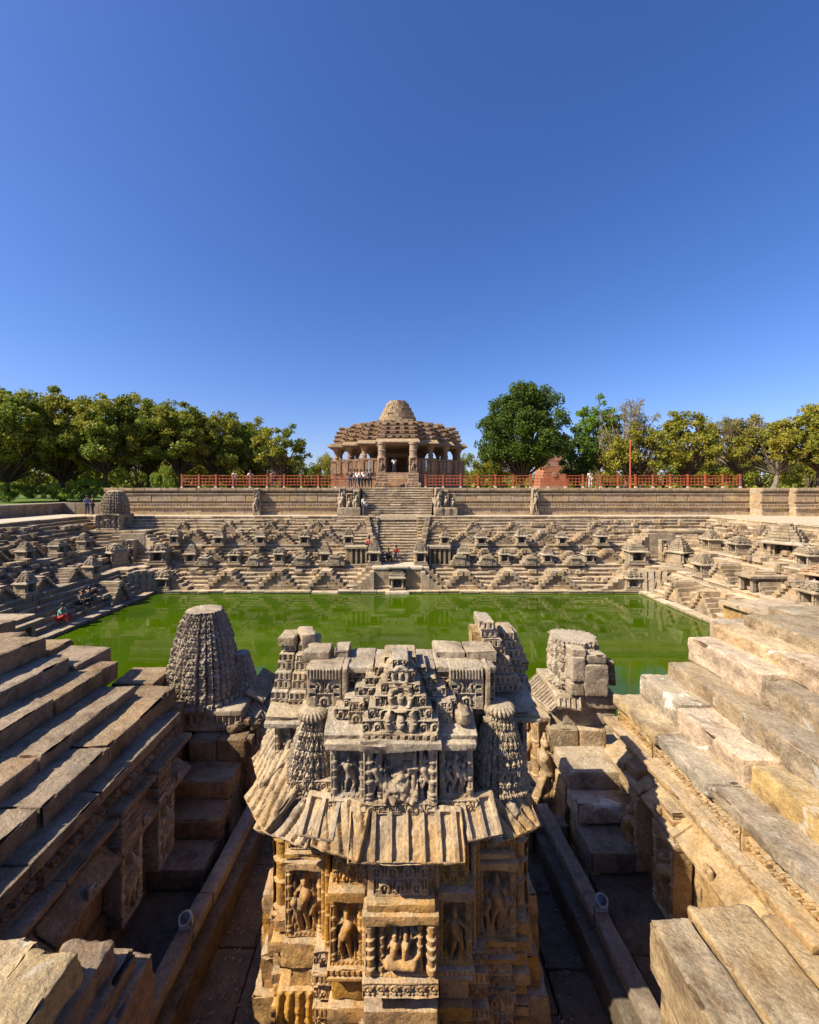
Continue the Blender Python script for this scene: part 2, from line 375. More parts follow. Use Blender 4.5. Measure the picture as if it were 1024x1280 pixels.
def niche(w, h, seed=0, kind='figure', deep=.05, sill=.12, head=.05, posts=True):
    deep *= 1.3
    pw = min(.075, w * .14)
    def fn(u, v):
        deep_ = deep
        ins = (np.abs(u) < w / 2 - .012) & (v > h * sill) & (v < h * (1 - head))
        o = np.where(ins, -deep, 0.0)
        if posts:
            for e in (-1, 1):
                for q in ((.5, 1.0), (1.9, .55)) if w > .45 else ((.5, 1.0),):
                    p = post(u, v, e * (w / 2 - pw * q[0] - .01), h * sill, h * (1 - head), pw * .5 * q[1] + .004)
                    o = np.where(ins & (p > 0), np.maximum(o, p * 1.3 - deep * .5), o)
        ih = h * (1 - head - sill) * .92
        if kind == 'figure': f = figure(u, v, 0, h * sill, ih * .88, seed)
        elif kind == 'trio':
            f = figure(u, v, 0, h * sill, ih * .92, seed)
            for e in (-1, 1): f = np.maximum(f, figure(u, v, e * w * .24, h * sill, ih * .7, seed + e + 3))
        elif kind == 'seated': f = seated(u, v, 0, h * sill + .01, min(ih * .95, w * .86))
        elif kind == 'broken':
            f = np.zeros_like(u)
            for e in (-1, 1): f = np.maximum(f, figure(u, v, e * w * .33, h * sill, ih * .82, seed + e + 3))
            P = np.stack([u * 9, v * 9, u * 0 + seed], 1)
            f = np.where(np.abs(u) < w * .24, np.maximum(f, (fbm(P, 3, seed) * .07 + .045 - (v - h * sill) * .10) * (v < h * .62)), f)
            f = np.maximum(f, seg(u, v, -w * .16, h * sill, -w * .22, h * .45, .03, .02)); f = np.maximum(f, seg(u, v, w * .17, h * sill, w * .2, h * .85, .03, .018))
        o = np.where(ins & (f > 0), np.maximum(o, f * 1.8 - deep * .5), o)
        b = (np.abs(((u + 99) % .045) - .0225) < .014) & (np.abs(v - h * sill * .5) < h * sill * .22)
        return o - b * .008 - (np.abs(v - h * sill * .93) < .008) * .012
    return fn
def horseshoe(s=.13, depth=.02, tri=None, rows=None):
    """interlaced horseshoe-arch tracery; tri=(half width, height) keeps it inside a gable"""
    def fn(u, v):
        row = np.floor(v / s); uu = u + (row % 2) * s * .5
        cu = (np.floor(uu / s + .5)) * s; a = (uu - cu) / s; b = (v - row * s) / s
        h = ring(a, b, 0, .50, .27, .10)
        h = np.where((b < .34) & (np.abs(a) < .16), 0, h)
        h = np.maximum(h, seg(a, b, 0, .42, 0, .55, .10)); h = np.maximum(h, seg(a, b, 0, .80, 0, .97, .08, .05))
        for e in (-1, 1):
            h = np.maximum(h, ring(a, b, e * .42, .24, .10, .065)); h = np.maximum(h, seg(a, b, e * .5, .42, e * .5, .9, .05))
            h = np.maximum(h, seg(a, b, e * .2, .1, e * .33, .42, .055))
        h = np.maximum(h, (np.abs(b - .04) < .045) * .07)
        h = np.where(h > 0, h / .10 * .75 + .35, 0) * depth - depth
        return h
    return fn
def gable(w, h, s=.13, depth=.03):
    t = horseshoe(s, depth)
    def fn(u, v):
        o = t(u, v)
        for k, zc in enumerate((.17, .48, .78)):
            r = w * (.17 - .035 * k)
            d = np.hypot(u, (v - h * zc)); ins = d < r * 1.45
            q = np.maximum(ring(u, v, 0, h * zc, r, r * .30), seg(u, v, 0, h * zc - r * .2, 0, h * zc + r * .1, r * .35))
            q = np.maximum(q, ring(u, v, 0, h * zc, r * .62, r * .14)); q = q + .008 * (q > 0)
            o = np.where(ins, q * 2.0 - depth * 1.1, o)
            o = np.where((np.abs(v - h * (zc - .14)) < .012) & (np.abs(u) < r * 1.6), .015, o)
        return o
    return fn
def scroll(s=.11, depth=.03, h=.2):
    def fn(u, v):
        a = (u / s) % 1 - .5; b = (v - h * .5) / s
        o = ring(a, b, 0, .05, .26, .11); o = np.maximum(o, seg(a, b, 0, 0, .06, .08, .12)); o = np.maximum(o, seg(a, b, .22, -.1, .5, -.42, .09))
        o = np.maximum(o, seg(a, b, -.5, .42, -.24, .2, .08)); o = np.maximum(o, seg(a, b, .5, .45, .36, .1, .09, .05))
        o = np.where(o > 0, o / .12 * .75 + .35, 0) * depth - depth
        return np.where((v > h * .12) & (v < h * .88), o, 0)
    return fn
def teeth(s=.07, depth=.025, z0=0, z1=9, duty=.6):
    return lambda u, v: np.where((((u / s) % 1) > duty) & (v > z0) & (v < z1), -depth, 0.0)
def bands(zs, depth=.02, wd=.012):
    def fn(u, v):
        o = np.zeros_like(u)
        for z in zs: o = np.where(np.abs(v - z) < wd, -depth, o)
        return o
    return fn
def both(*fs): return lambda u, v: sum(f(u, v) for f in fs)

def spire(base, height, top=.45, power=1.8, depth=.02, s=.12, nu=160, nv=90, seed=3, erode=.01, ledge=True, plain=None):
    """curvilinear carved spire on a stepped square plan, base at z=0"""
    a = np.linspace(0, 2 * math.pi, nu, endpoint=False) + math.pi / 4
    z = np.linspace(0, 1, nv)
    A, Z = np.meshgrid(a, z)
    c, sn = np.cos(A), np.sin(A)
    horiz = np.abs(c) > np.abs(sn)
    t = np.where(horiz, sn / np.where(horiz, np.abs(c), 1), c / np.where(horiz, 1, np.abs(sn)))
    at = np.abs(t)
    lev = np.where(at < .24, 1.0, np.where(at < .52, .93, np.where(at < .78, .85, .76)))
    groove = ((np.abs(at - .24) < .035) | (np.abs(at - .52) < .035) | (np.abs(at - .78) < .03)) * .05
    lev = lev - groove * 1.3
    prof = 1 - (1 - top) * Z ** power
    half = base * prof * lev
    X = np.where(horiz, np.sign(c) * half, half * t); Y = np.where(horiz, half * t, np.sign(sn) * half)
    X = np.clip(X, -base * prof * .93, base * prof * .93) if False else X
    nx = np.where(horiz, np.sign(c), 0); ny = np.where(horiz, 0, np.sign(sn))
    fn = horseshoe(s, depth)
    U = t * base; V = Z * height
    h = fn(U.ravel(), V.ravel()).reshape(U.shape)
    h = h - depth * 1.2 * (((V / (s * 1.0)) % 1) < .13)
    if plain is not None: h = np.where(plain(A, Z), 0, h)
    P = np.stack([(X * 3).ravel(), (Y * 3).ravel(), (V * 3).ravel()], 1) + seed
    h = h + (fbm(P * 2, 4, seed) * erode * 2.2).reshape(h.shape)
    if ledge: h = h + (Z < .06) * base * .08
    X = X + nx * h; Y = Y + ny * h
    Vx = np.stack([X.ravel(), Y.ravel(), V.ravel()], 1)
    i = np.arange(nv - 1)[:, None] * nu; j = np.arange(nu)[None, :]; j2 = (j + 1) % nu
    F = np.stack([i + j, i + j2, i + nu + j2, i + nu + j], -1).reshape(-1, 4)
    # lid
    Vx = np.vstack([Vx, [[0, 0, height * 1.02], [0, 0, 0]]]); ct = len(Vx) - 2
    jj = np.arange(nu); b = (nv - 1) * nu
    lid = np.stack([b + jj, b + (jj + 1) % nu, np.full(nu, ct), np.full(nu, ct)], 1)
    me = bpy.data.meshes.new('spire')
    faces = F.tolist() + [l[:3] for l in lid.tolist()] + [list(range(nu))[::-1]]
    me.from_pydata(Vx[:-1].tolist(), [], faces); me.update()
    return me
def ribbed_disc(rad, h, n=22, seed=0):
    nu = n * 6; prof = [(.15, 1.0), (.55, 1.02), (.8, .95), (.95, .75), (1.0, .5), (.93, .22), (.75, .05), (.5, 0)]
    V = []; F = []
    for r_, z in prof:
        for k in range(nu):
            a = 2 * math.pi * k / nu; m = 1 + .07 * math.cos(n * a) * (1 if r_ > .6 else .3)
            V.append((rad * r_ * m * math.cos(a), rad * r_ * m * math.sin(a), z * h))
    for i in range(len(prof) - 1):
        for k in range(nu): F.append((i * nu + k, (i + 1) * nu + k, (i + 1) * nu + (k + 1) % nu, i * nu + (k + 1) % nu))
    F.append(tuple(range(nu)))
    me = bpy.data.meshes.new('disc'); me.from_pydata(V, [], F); me.update(); return me
# ------------------------------------------------------------------ ground, water
def sheet(name, x0, x1, y0, y1, z, mat):
    m = MB(); m.add([(x0, y0, 0), (x1, y0, 0), (x1, y1, 0), (x0, y1, 0)], [(0, 1, 2, 3)])
    return put(name, m.mesh(name), mat, (0, 0, z), kind='structure')
wm = bpy.data.materials.new('green_pond_water'); wm.use_nodes = True
_n = wm.node_tree.nodes; _l = wm.node_tree.links; _b = _n['Principled BSDF']
_b.inputs['Roughness'].default_value = .03; _b.inputs['Specular IOR Level'].default_value = .55; _b.inputs['IOR'].default_value = 1.34
_g = _n.new('ShaderNodeNewGeometry'); _no = _n.new('ShaderNodeTexNoise'); _no.inputs['Scale'].default_value = .25; _no.inputs['Detail'].default_value = 4
_l.new(_g.outputs['Position'], _no.inputs['Vector'])
_mx = _n.new('ShaderNodeMix'); _mx.data_type = 'RGBA'; _mr = _n.new('ShaderNodeMapRange'); _mr.inputs['From Min'].default_value = .25; _mr.inputs['From Max'].default_value = .75; _l.new(_no.outputs['Fac'], _mr.inputs[0]); _l.new(_mr.outputs[0], _mx.inputs[0])
_mx.inputs[6].default_value = (.024, .050, .0003, 1); _mx.inputs[7].default_value = (.050, .092, .0004, 1); _l.new(_mx.outputs[2], _b.inputs['Base Color'])
_mq = _n.new('ShaderNodeMapping'); _mq.inputs['Scale'].default_value = (.5, .8, 1); _l.new(_g.outputs['Position'], _mq.inputs[0]); _l.new(_mq.outputs[0], _no.inputs['Vector']); _no.inputs['Scale'].default_value = .35; _no.inputs['Distortion'].default_value = .8
_mp = _n.new('ShaderNodeMapping'); _mp.inputs['Scale'].default_value = (.6, 2.2, 1); _l.new(_g.outputs['Position'], _mp.inputs[0])
_n2 = _n.new('ShaderNodeTexNoise'); _n2.inputs['Scale'].default_value = 1.1; _n2.inputs['Detail'].default_value = 3; _l.new(_mp.outputs[0], _n2.inputs['Vector'])
_bp = _n.new('ShaderNodeBump'); _bp.inputs['Strength'].default_value = .05; _bp.inputs['Distance'].default_value = .05
_l.new(_n2.outputs['Fac'], _bp.inputs['Height']); _l.new(_bp.outputs[0], _b.inputs['Normal'])
sheet('water', -18.2, 18.2, 8.0, 30.4, 0.0, wm)
sheet('tank_bed', -40, 40, -2, 45, -.6, M['earth'])
for x0, x1, y0, y1 in ((-900, -40, -900, 1500), (40, 900, -900, 1500), (-40, 40, 45, 1500), (-40, 40, -900, -2)):
    sheet('ground', x0, x1, y0, y1, 5.0, M['earth'])

# ------------------------------------------------------------------ the carved shrine in the foreground
CX = .03
hero = thing('carved_shrine', 'large carved stone shrine in the foreground, between the two flights of steps', 'shrine', (CX, 5, 1.6))
def blk(name, w, d, h, x, yf, z, carve=None, res=None, par=None, mat='hero', amp=.012, r=.012, rx=0, rz=0, chip=.05, **k):
    cv = carve if (carve is None or isinstance(carve, dict)) else {'f': carve}
    fine = .0105
    rs = res or ((fine, max(.05, d / 12), fine) if cv and 'f' in cv else .04)
    me = stone((w, d, h), rs, r, amp, carve=cv, chip=chip, smooth=not (cv and 'f' in cv), **k)
    return put(name, me, M[mat], (x, yf + d / 2, z), par and 0 or 0, parent=par or hero, rot=(rx, 0, rz))
def hb(name, w, d, h, x, yf, z, carve=None, **k): return blk(name, w, d, h, CX + x, yf, z, carve, **k)
# cores
hb('core_block', 2.45, 1.9, 2.9, 0, 4.62, 1.6, amp=.02); hb('core_block', 2.1, 1.0, 2.75, 0, 4.42, 1.6, amp=.02)
hb('core_block', 1.36, 1.0, 2.8, 0, 4.14, 1.6, amp=.02); hb('core_block', .62, .6, 2.75, 0, 3.95, 1.6, amp=.02)
hb('core_block', 2.2, 1.4, .75, 0, 4.6, 4.35, amp=.02); hb('core_block', 1.3, 1.0, .7, 0, 4.17, 4.35, amp=.02)
# lower middle bay
hb('carved_band', .52, .3, .32, 0, 3.87, 3.70, both(horseshoe(.15, .035), lambda u, v: (v > .27) * .02))
hb('lintel', .64, .34, .08, 0, 3.80, 3.62, amp=.012); hb('lintel', .70, .36, .09, 0, 3.77, 3.53, amp=.015)
hb('niche_panel', .66, .3, .50, 0, 3.80, 3.03, niche(.66, .50, 3, 'seated', .075, .05, .03), amp=.008, chip=.02)
hb('sill', .70, .36, .15, 0, 3.76, 2.88, both(scroll(.12, .015, .15), bands([.06], .015)), amp=.015)
hb('plinth_block', .46, .3, .17, 0, 3.90, 2.71, amp=.03); hb('plinth_block', .68, .4, .30, .0, 3.80, 2.42, amp=.035, seed=71)
hb('plinth_block', .78, .5, .55, 0, 3.72, 1.87, amp=.035); hb('plinth_block', .95, .6, .27, 0, 3.65, 1.6, amp=.03)
for e in (-1, 1):
    # side bays
    x = e * .52; yf = 4.0
    hb('carved_band', .28, .25, .26, x, yf + .03, 3.66, horseshoe(.13, .03)); hb('carved_band', .20, .2, .2, x, yf + .06, 3.92, bands([.05, .1, .15], .02))
    hb('lintel', .36, .3, .10, x, yf - .05, 3.56, amp=.02, seed=31 + e)
    hb('niche_panel', .33, .28, .66, x, yf, 2.90, niche(.33, .66, 11 + e, 'figure', .065, .07, .03), amp=.008, chip=.02)
    hb('sill', .38, .32, .11, x, yf - .04, 2.80, both(bands([.05], .015), teeth(.05, .012, .06, .1)), amp=.012)
    hb('plinth_block', .30, .3, .26, x, yf + .04, 2.54, amp=.035); hb('plinth_block', .37, .36, .16, x, yf - .02, 2.37, amp=.03)
    hb('plinth_block', .36, .36, .42, x, yf - .0, 1.95, amp=.03, carve=horseshoe(.2, .02)); hb('plinth_block', .46, .5, .35, x, yf - .08, 1.6, amp=.03)
    # corner bays
    x = e * 1.0; yf = 4.32
    hb('carved_band', .34, .26, .24, x, yf + .02, 3.74, horseshoe(.12, .03)); hb('carved_band', .26, .2, .2, x, yf + .08, 3.96, bands([.06, .13], .02))
    hb('lintel', .40, .3, .06, x, yf - .03, 3.67, amp=.015); hb('lintel', .42, .32, .08, x, yf - .06, 3.58, amp=.02)
    hb('niche_panel', .40, .28, .74, x, yf, 2.84, niche(.40, .74, 23 + e, 'trio', .07, .06, .03), amp=.01, chip=.03)
    if e < 0:
        hb('plinth_block', .46, .36, .24, x, yf - .06, 2.60, amp=.06, seed=8); hb('plinth_block', .38, .36, .2, x + .04, yf - .04, 2.38, amp=.06, seed=5)
        hb('plinth_block', .50, .5, .78, x, yf - .08, 1.6, amp=.05, carve=lambda u, v: .012 * np.sin(u * 62 + 4 * np.sin(v * 3)), nscale=2)
    else:
        for k, (w, h, z) in enumerate(((.42, .07, 2.77), (.36, .13, 2.64), (.42, .05, 2.59), (.34, .13, 2.46), (.36, .15, 2.31))):
            hb('plinth_block', w, .34, h, x, yf - (.03 if w > .38 else 0), z, horseshoe(.12, .02) if h > .1 else None, amp=.012)
        hb('plinth_block', .42, .4, .71, x, yf - .02, 1.6, both(horseshoe(.22, .03)), amp=.02)
    # outer pilasters
    x = e * 1.31; yf = 4.62
    hb('pilaster', .22, .3, 1.25, x, yf, 2.75, lambda u, v: post(u, v, 0, 0, 1.25, .085) * 1.2 - .07, amp=.02, chip=.03)
    hb('lintel', .30, .32, .09, x, yf - .05, 4.0, amp=.02)
    hb('plinth_block', .3, .34, .4, x - e * .02, yf - .03, 2.36, amp=.07, nscale=2.4); hb('plinth_block', .36, .4, .38, x + e * .05, yf - .05, 1.98, amp=.06)
    hb('plinth_block', .44, .7, .4, x + e * .08, yf - .12, 1.6, amp=.05)
    hb('pilaster', .18, .3, 1.35, x + e * .03, 5.05, 2.6, lambda u, v: post(u, v, 0, 0, 1.35, .07) - .05, amp=.03)
    hb('side_block', .3, 1.2, 1.5, e * 1.33, 5.1, 2.55, amp=.04, res=.05); hb('side_block', .5, 1.4, .95, e * 1.40, 5.0, 1.6, amp=.05)
    for k in range(4): hb('side_block', .34 + .05 * (k % 2), .3, .22, e * (1.42 + .03 * k), 4.85 + .08 * k, 2.55 - .24 * k, amp=.06, seed=50 + k + (e > 0) * 9)
for e in (-1, 1):         # slim shafts and broken mouldings in the recesses between the bays
    for (x, yf, w, zb, h) in ((.345, 4.02, .07, 2.95, .95), (.735, 4.20, .07, 2.85, 1.1), (.79, 4.28, .06, 2.8, 1.1), (1.20, 4.46, .08, 2.8, 1.15)):
        hb('slim_shaft', w, .2, h, e * x, yf, zb, (lambda hh, ww: (lambda u, v: post(u, v, 0, 0, hh, ww * .5)))(h, w), amp=.012)
    for q in range(7):
        z = 2.78 - .17 * q
        hb('moulding', .20 + .03 * (q % 2), .3, .12, e * .76, 4.12 - .03 * (q % 2), z, teeth(.05, .02, .03, .09) if q % 2 else horseshoe(.1, .025), amp=.02, seed=600 + q + e)
        hb('moulding', .16 + .03 * (q % 2), .3, .12, e * 1.27, 4.42 - .04 * (q % 2), z, None, amp=.035, seed=620 + q + e)
# the ribbed awning
def ribs(sp=.15, h=.04, L=.42, wob=0.0, dia=0.0):
    def fn(u, v):
        w = u + dia * v + (wob * np.sin(v * 9 + u * 5) if wob else 0)
        a = np.abs((w / sp) % 1 - .5)
        o = np.where(a < .30, -h, 0.0) if not wob else -h * (1 - np.clip(np.abs(np.sin(w / sp * math.pi)) * 1.5, 0, 1))
        return np.where((v > L * .36) & (wob == 0), 0, o)
    return fn
def eave(w, x, y, z, rz=0, tilt=43, L=.42, th=.08, rb=None, amp=.012, seed=None):
    """slab whose upper edge sits at (x, y, z) and slopes outward"""
    me = stone((w, L, th), (.0125, .0125, .03), .02, amp, seed=seed, carve={'t': rb or ribs(L=L)}, chip=.05)
    a = R(tilt); c = L / 2 * math.cos(a)
    cx = CX + x + math.sin(rz) * c; cy = y - math.cos(rz) * c; cz = z - L / 2 * math.sin(a) - th * .5
    return put('awning_slab', me, M['hero'], (cx, cy, cz), parent=hero, rot=(a, 0, rz))
eave(1.06, .05, 4.0, 4.48, amp=.03, seed=33)
for e in (-1, 1):
    eave(.36, e * .72, 4.12, 4.52, rz=e * R(12), L=.36)
ero = ribs(.13, .05, .5, .022, .35)
eave(.50, -.50, 4.06, 4.50, rz=R(-18), L=.42, rb=ero, amp=.03, seed=12)
eave(.62, -.98, 4.30, 4.50, rz=R(-22), L=.50, rb=ribs(.12, .045, .5, .02, -.5), amp=.035, seed=14, tilt=36)
eave(.60, -1.12, 4.42, 4.58, rz=R(-50), L=.52, rb=ero, amp=.035, seed=16, tilt=38)
eave(.55, -1.22, 4.75, 4.66, rz=R(-62), L=.48, rb=ribs(.11, .05, .5, .03, .6), amp=.04, seed=18, tilt=36)
eave(.50, -1.25, 5.15, 4.72, rz=R(-80), L=.46, rb=ero, amp=.04, seed=19, tilt=36)
eave(.56, .98, 4.30, 4.48, rz=R(25), L=.44, rb=ribs(.12, .045, .5, .02, .4), amp=.03, seed=22)
eave(.54, 1.02, 4.5, 4.56, rz=R(52), L=.42, rb=ero, amp=.035, seed=24, tilt=38)
eave(.58, 1.09, 4.9, 4.64, rz=R(70), L=.40, rb=ribs(.12, .05, .5, .03, -.4), amp=.04, seed=26, tilt=36)
eave(.52, 1.12, 5.35, 4.66, rz=R(84), L=.36, rb=ero, amp=.04, seed=28, tilt=36)
# band above the awning
hb('carved_band', .68, .3, .10, 0, 3.90, 4.43, both(horseshoe(.09, .02)), amp=.03, seed=41)
hb('carved_band', .40, .28, .11, -.49, 3.98, 4.40, horseshoe(.1, .02), amp=.015); hb('carved_band', .38, .28, .11, .55, 3.98, 4.40, horseshoe(.1, .02), amp=.015)
hb('carved_band', .36, .28, .10, -.86, 4.12, 4.50, horseshoe(.1, .02), amp=.02); hb('carved_band', .36, .28, .10, .98, 4.2, 4.50, horseshoe(.1, .02), amp=.02)
# upper niches
hb('niche_panel', .70, .3, .56, 0, 3.93, 4.51, niche(.70, .56, 7, 'broken', .10, .07, .02), amp=.008, chip=.02)
hb('niche_panel', .34, .28, .50, -.51, 4.02, 4.50, niche(.34, .50, 5, 'figure', .06, .09, .02), amp=.006, chip=.02)
hb('niche_panel', .33, .28, .50, .54, 4.02, 4.50, niche(.33, .50, 9, 'trio', .06, .09, .02), amp=.006, chip=.02)
hb('cornice', .78, .36, .07, 0, 3.88, 5.05, amp=.035, seed=44, chip=.1); hb('carved_band', .70, .3, .06, 0, 3.93, 5.11, teeth(.07, .025), amp=.012)
for e in (-1, 1):
    hb('cornice', .40, .5, .07, e * .53, 3.96, 5.0, amp=.018, seed=46 + e); hb('cornice', .40, .42, .13, e * .55, 4.05, 5.04, both(lambda u, v: (v < .04) * .015), amp=.02, rx=R(14))
    hb('worn_block', .15, .3, .24, e * .44, 4.16, 5.12, amp=.02, carve=horseshoe(.14, .02))
hb('carved_head', .13, .2, .15, .62, 4.08, 5.17, amp=.05, r=.05)
# the two stepped gables
def gab(w, h, y, z, nst, top, back, s):
    g = gable(w, h, s, .04)
    for k in range(nst):
        wk = w + (top - w) * k / (nst - 1); hk = h / nst
        fn = (lambda kk: (lambda u, v: g(u, v + kk * hk) + .012 * (np.abs(v - .012) < .012)))(k)
        hb('gable_block', wk, .34, hk + .012, 0, y + back * k, z + hk * k, fn, amp=.010, chip=.04, seed=90 + k, res=(.011, .05, .011))
gab(1.34, .56, 4.20, 5.17, 6, .34, .03, .10)
gab(.74, .62, 3.98, 5.16, 6, .16, .035, .11)
# roof block with side panels
hb('roof_block', 2.02, .60, .47, 0, 4.46, 5.08, both(horseshoe(.13, .045)), amp=.015, res=(.014, .06, .013))
hb('roof_slab', .72, .52, .06, -.64, 4.43, 5.54, amp=.03, seed=61); hb('roof_slab', .66, .50, .055, .05, 4.44, 5.54, amp=.03, seed=62); hb('roof_slab', .64, .52, .06, .70, 4.43, 5.54, amp=.03, seed=63)
hb('roof_block', .30, .34, .11, -.93, 4.60, 5.58, amp=.04, seed=64); hb('roof_block', .18, .3, .12, -.66, 4.64, 5.58, amp=.04, seed=65)
hb('roof_block', .34, .34, .10, .56, 4.64, 5.58, amp=.03, seed=66); hb('roof_block', .34, .34, .12, .90, 4.60, 5.58, amp=.035, seed=67)
def panel(u, v):
    o = horseshoe(.16, .035)(u, v); o = np.where(np.abs(u) > .095, 0, o)
    o = np.where((np.abs(u) > .10) & (np.abs(np.abs(v - .2) - .045) < .016) & (np.abs(u) < .15), -.05, o)
    return np.where((v > .33) , -.02 * (np.sin(u * 190) > 0) + .025, o)
for x in (-.80, .70):
    hb('lattice_panel', .36, .3, .44, x, 4.38, 5.17, panel, amp=.006, chip=.02)
    hb('roof_fin', .05, .3, .46, x + .22, 4.34, 5.16, amp=.012)
# side ledges under the corner towers
hb('cornice', .56, .55, .10, -1.20, 4.55, 4.97, amp=.03, seed=71, rx=R(12)); hb('cornice', .60, .55, .06, -1.18, 4.50, 4.90, amp=.025, seed=72)
hb('cornice', .62, .6, .10, 1.22, 4.6, 5.0, amp=.02, seed=73, rx=R(14)); hb('cornice', .64, .6, .05, 1.24, 4.55, 4.93, amp=.02, seed=74)
hb('niche_panel', .34, .3, .50, -1.22, 4.58, 4.42, niche(.34, .5, 31, 'figure', .06, .05, .02), amp=.01, chip=.03)
hb('niche_panel', .34, .3, .50, 1.26, 4.68, 4.45, niche(.34, .5, 32, 'figure', .06, .05, .02), amp=.01, chip=.03)
hb('core_block', 2.7, .9, .6, 0, 4.85, 4.40, amp=.02)
# left corner tower: stepped slabs in two columns
for c, (x, w, n, zb) in enumerate(((-1.39, .20, 7, 4.99), (-1.17, .22, 7, 4.99))):
    for k in range(n):
        big = k < 1
        hb('tower_slab', w * (1 - .02 * k), .38 - .01 * k, .095 if k % 2 else .105, x + .013 * k, 4.76 + .025 * k - (k % 2) * .03 + c * -.02, zb + .098 * k, amp=.022, seed=100 + 9 * c + k, chip=.08, carve=teeth(.062, .022, .02, .075, .55))
hb('tower_slab', .13, .3, .55, -1.06, 4.86, 5.08, amp=.03, seed=140, ) ; hb('tower_slab', .17, .3, .22, -1.12, 4.88, 5.57, amp=.04, seed=141, rz=R(20)); hb('tower_slab', .2, .3, .1, -1.33, 4.86, 5.66, amp=.03, seed=142)
# right corner tower: broken stepped fins
for k in range(8):
    hb('tower_slab', .17 + .028 * k, .4, .098, 1.03 + .028 * k, 4.76 + (k % 2) * .03 + .02 * (8 - k), 5.93 - .098 * (k + 1), amp=.02, seed=150 + k, chip=.08, carve=teeth(.06, .022, .02, .075, .55))
hb('tower_slab', .14, .3, .45, .93, 4.95, 5.35, amp=.04, seed=160, mat='ochre')
for k in range(7):
    hb('tower_slab', .15 + .022 * k, .35, .1, 1.34 + .018 * k, 5.0 + .02 * (7 - k), 5.73 - .1 * (k + 1), amp=.02, seed=170 + k, chip=.08, carve=teeth(.06, .022, .02, .075, .55))
for k in range(5): hb('tower_slab', .18 + .03 * k, .4, .1, 1.42 + .025 * k, 5.35, 5.66 - .1 * (k + 1), amp=.025, seed=180 + k, chip=.08)
# the two small spires
for x, y, z, h, w, s in ((-.92, 4.24, 4.42, .70, .27, 3), (1.04, 4.28, 4.42, .74, .29, 5)):
    put('corner_spire', spire(w, h, top=.46, power=1.7, depth=.03, s=.085, nu=200, nv=96, seed=s, erode=.014), M['hero'], (CX + x, y + .12, z), parent=hero)
    put('ribbed_disc', ribbed_disc(w * .56, .10, 22), M['hero'], (CX + x, y + .12, z + h * .97), parent=hero)
# ------------------------------------------------------------------ the passages, kerbs, stairs and stepped walls either side
SD = {-1: 'left', 1: 'right'}
paving = thing('paved_passage', 'dark paved passage floor running round the foot of the carved shrine', 'paving', (0, 5, 1.5))
def st(name, par, mat, x0, x1, y0, y1, z0, z1, **k):
    kk = dict(res=.06, r=.025, amp=.02, chip=.06); kk.update(k)
    me = stone((x1 - x0, y1 - y0, z1 - z0), **kk)
    return put(name, me, M[mat], ((x0 + x1) / 2, (y0 + y1) / 2, z0), parent=par)
rn = random.Random(5)
for e in (-1, 1):
    x = 1.2
    for w in (.62, .70):
        y = 2.4 + rn.uniform(0, .6)
        while y < 7.4:
            L = rn.uniform(.8, 1.5); g = .012
            a, b = sorted((e * (x + g), e * (x + w)))
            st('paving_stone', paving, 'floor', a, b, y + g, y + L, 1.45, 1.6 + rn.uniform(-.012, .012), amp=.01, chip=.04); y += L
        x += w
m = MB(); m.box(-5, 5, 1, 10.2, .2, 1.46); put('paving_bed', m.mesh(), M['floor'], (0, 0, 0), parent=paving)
def row(par, mat, e, xi, xo, y0, y1, z0, z1, names='stone_block', Ls=(.7, 1.4), jit=.02, carve=None, seed=0, tops=.012, **k):
    """stones laid end to end away from the camera, the inner face at |x| = xi"""
    rr = random.Random(seed); y = y1
    while y > y0 + .05:
        L = min(rr.uniform(*Ls), y - y0)
        if y - L - y0 < .35: L = y - y0
        q = rr.uniform(-jit, jit); a, b = sorted((e * (xi + q), e * xo))
        cv = {'l' if e > 0 else 'r': carve} if carve else None
        st(names, par, rr.choice(mat) if isinstance(mat, (list, tuple)) else mat, a, b, y - L + .008, y, z0, z1 + rr.uniform(-tops, tops), carve=cv, **k); y -= L
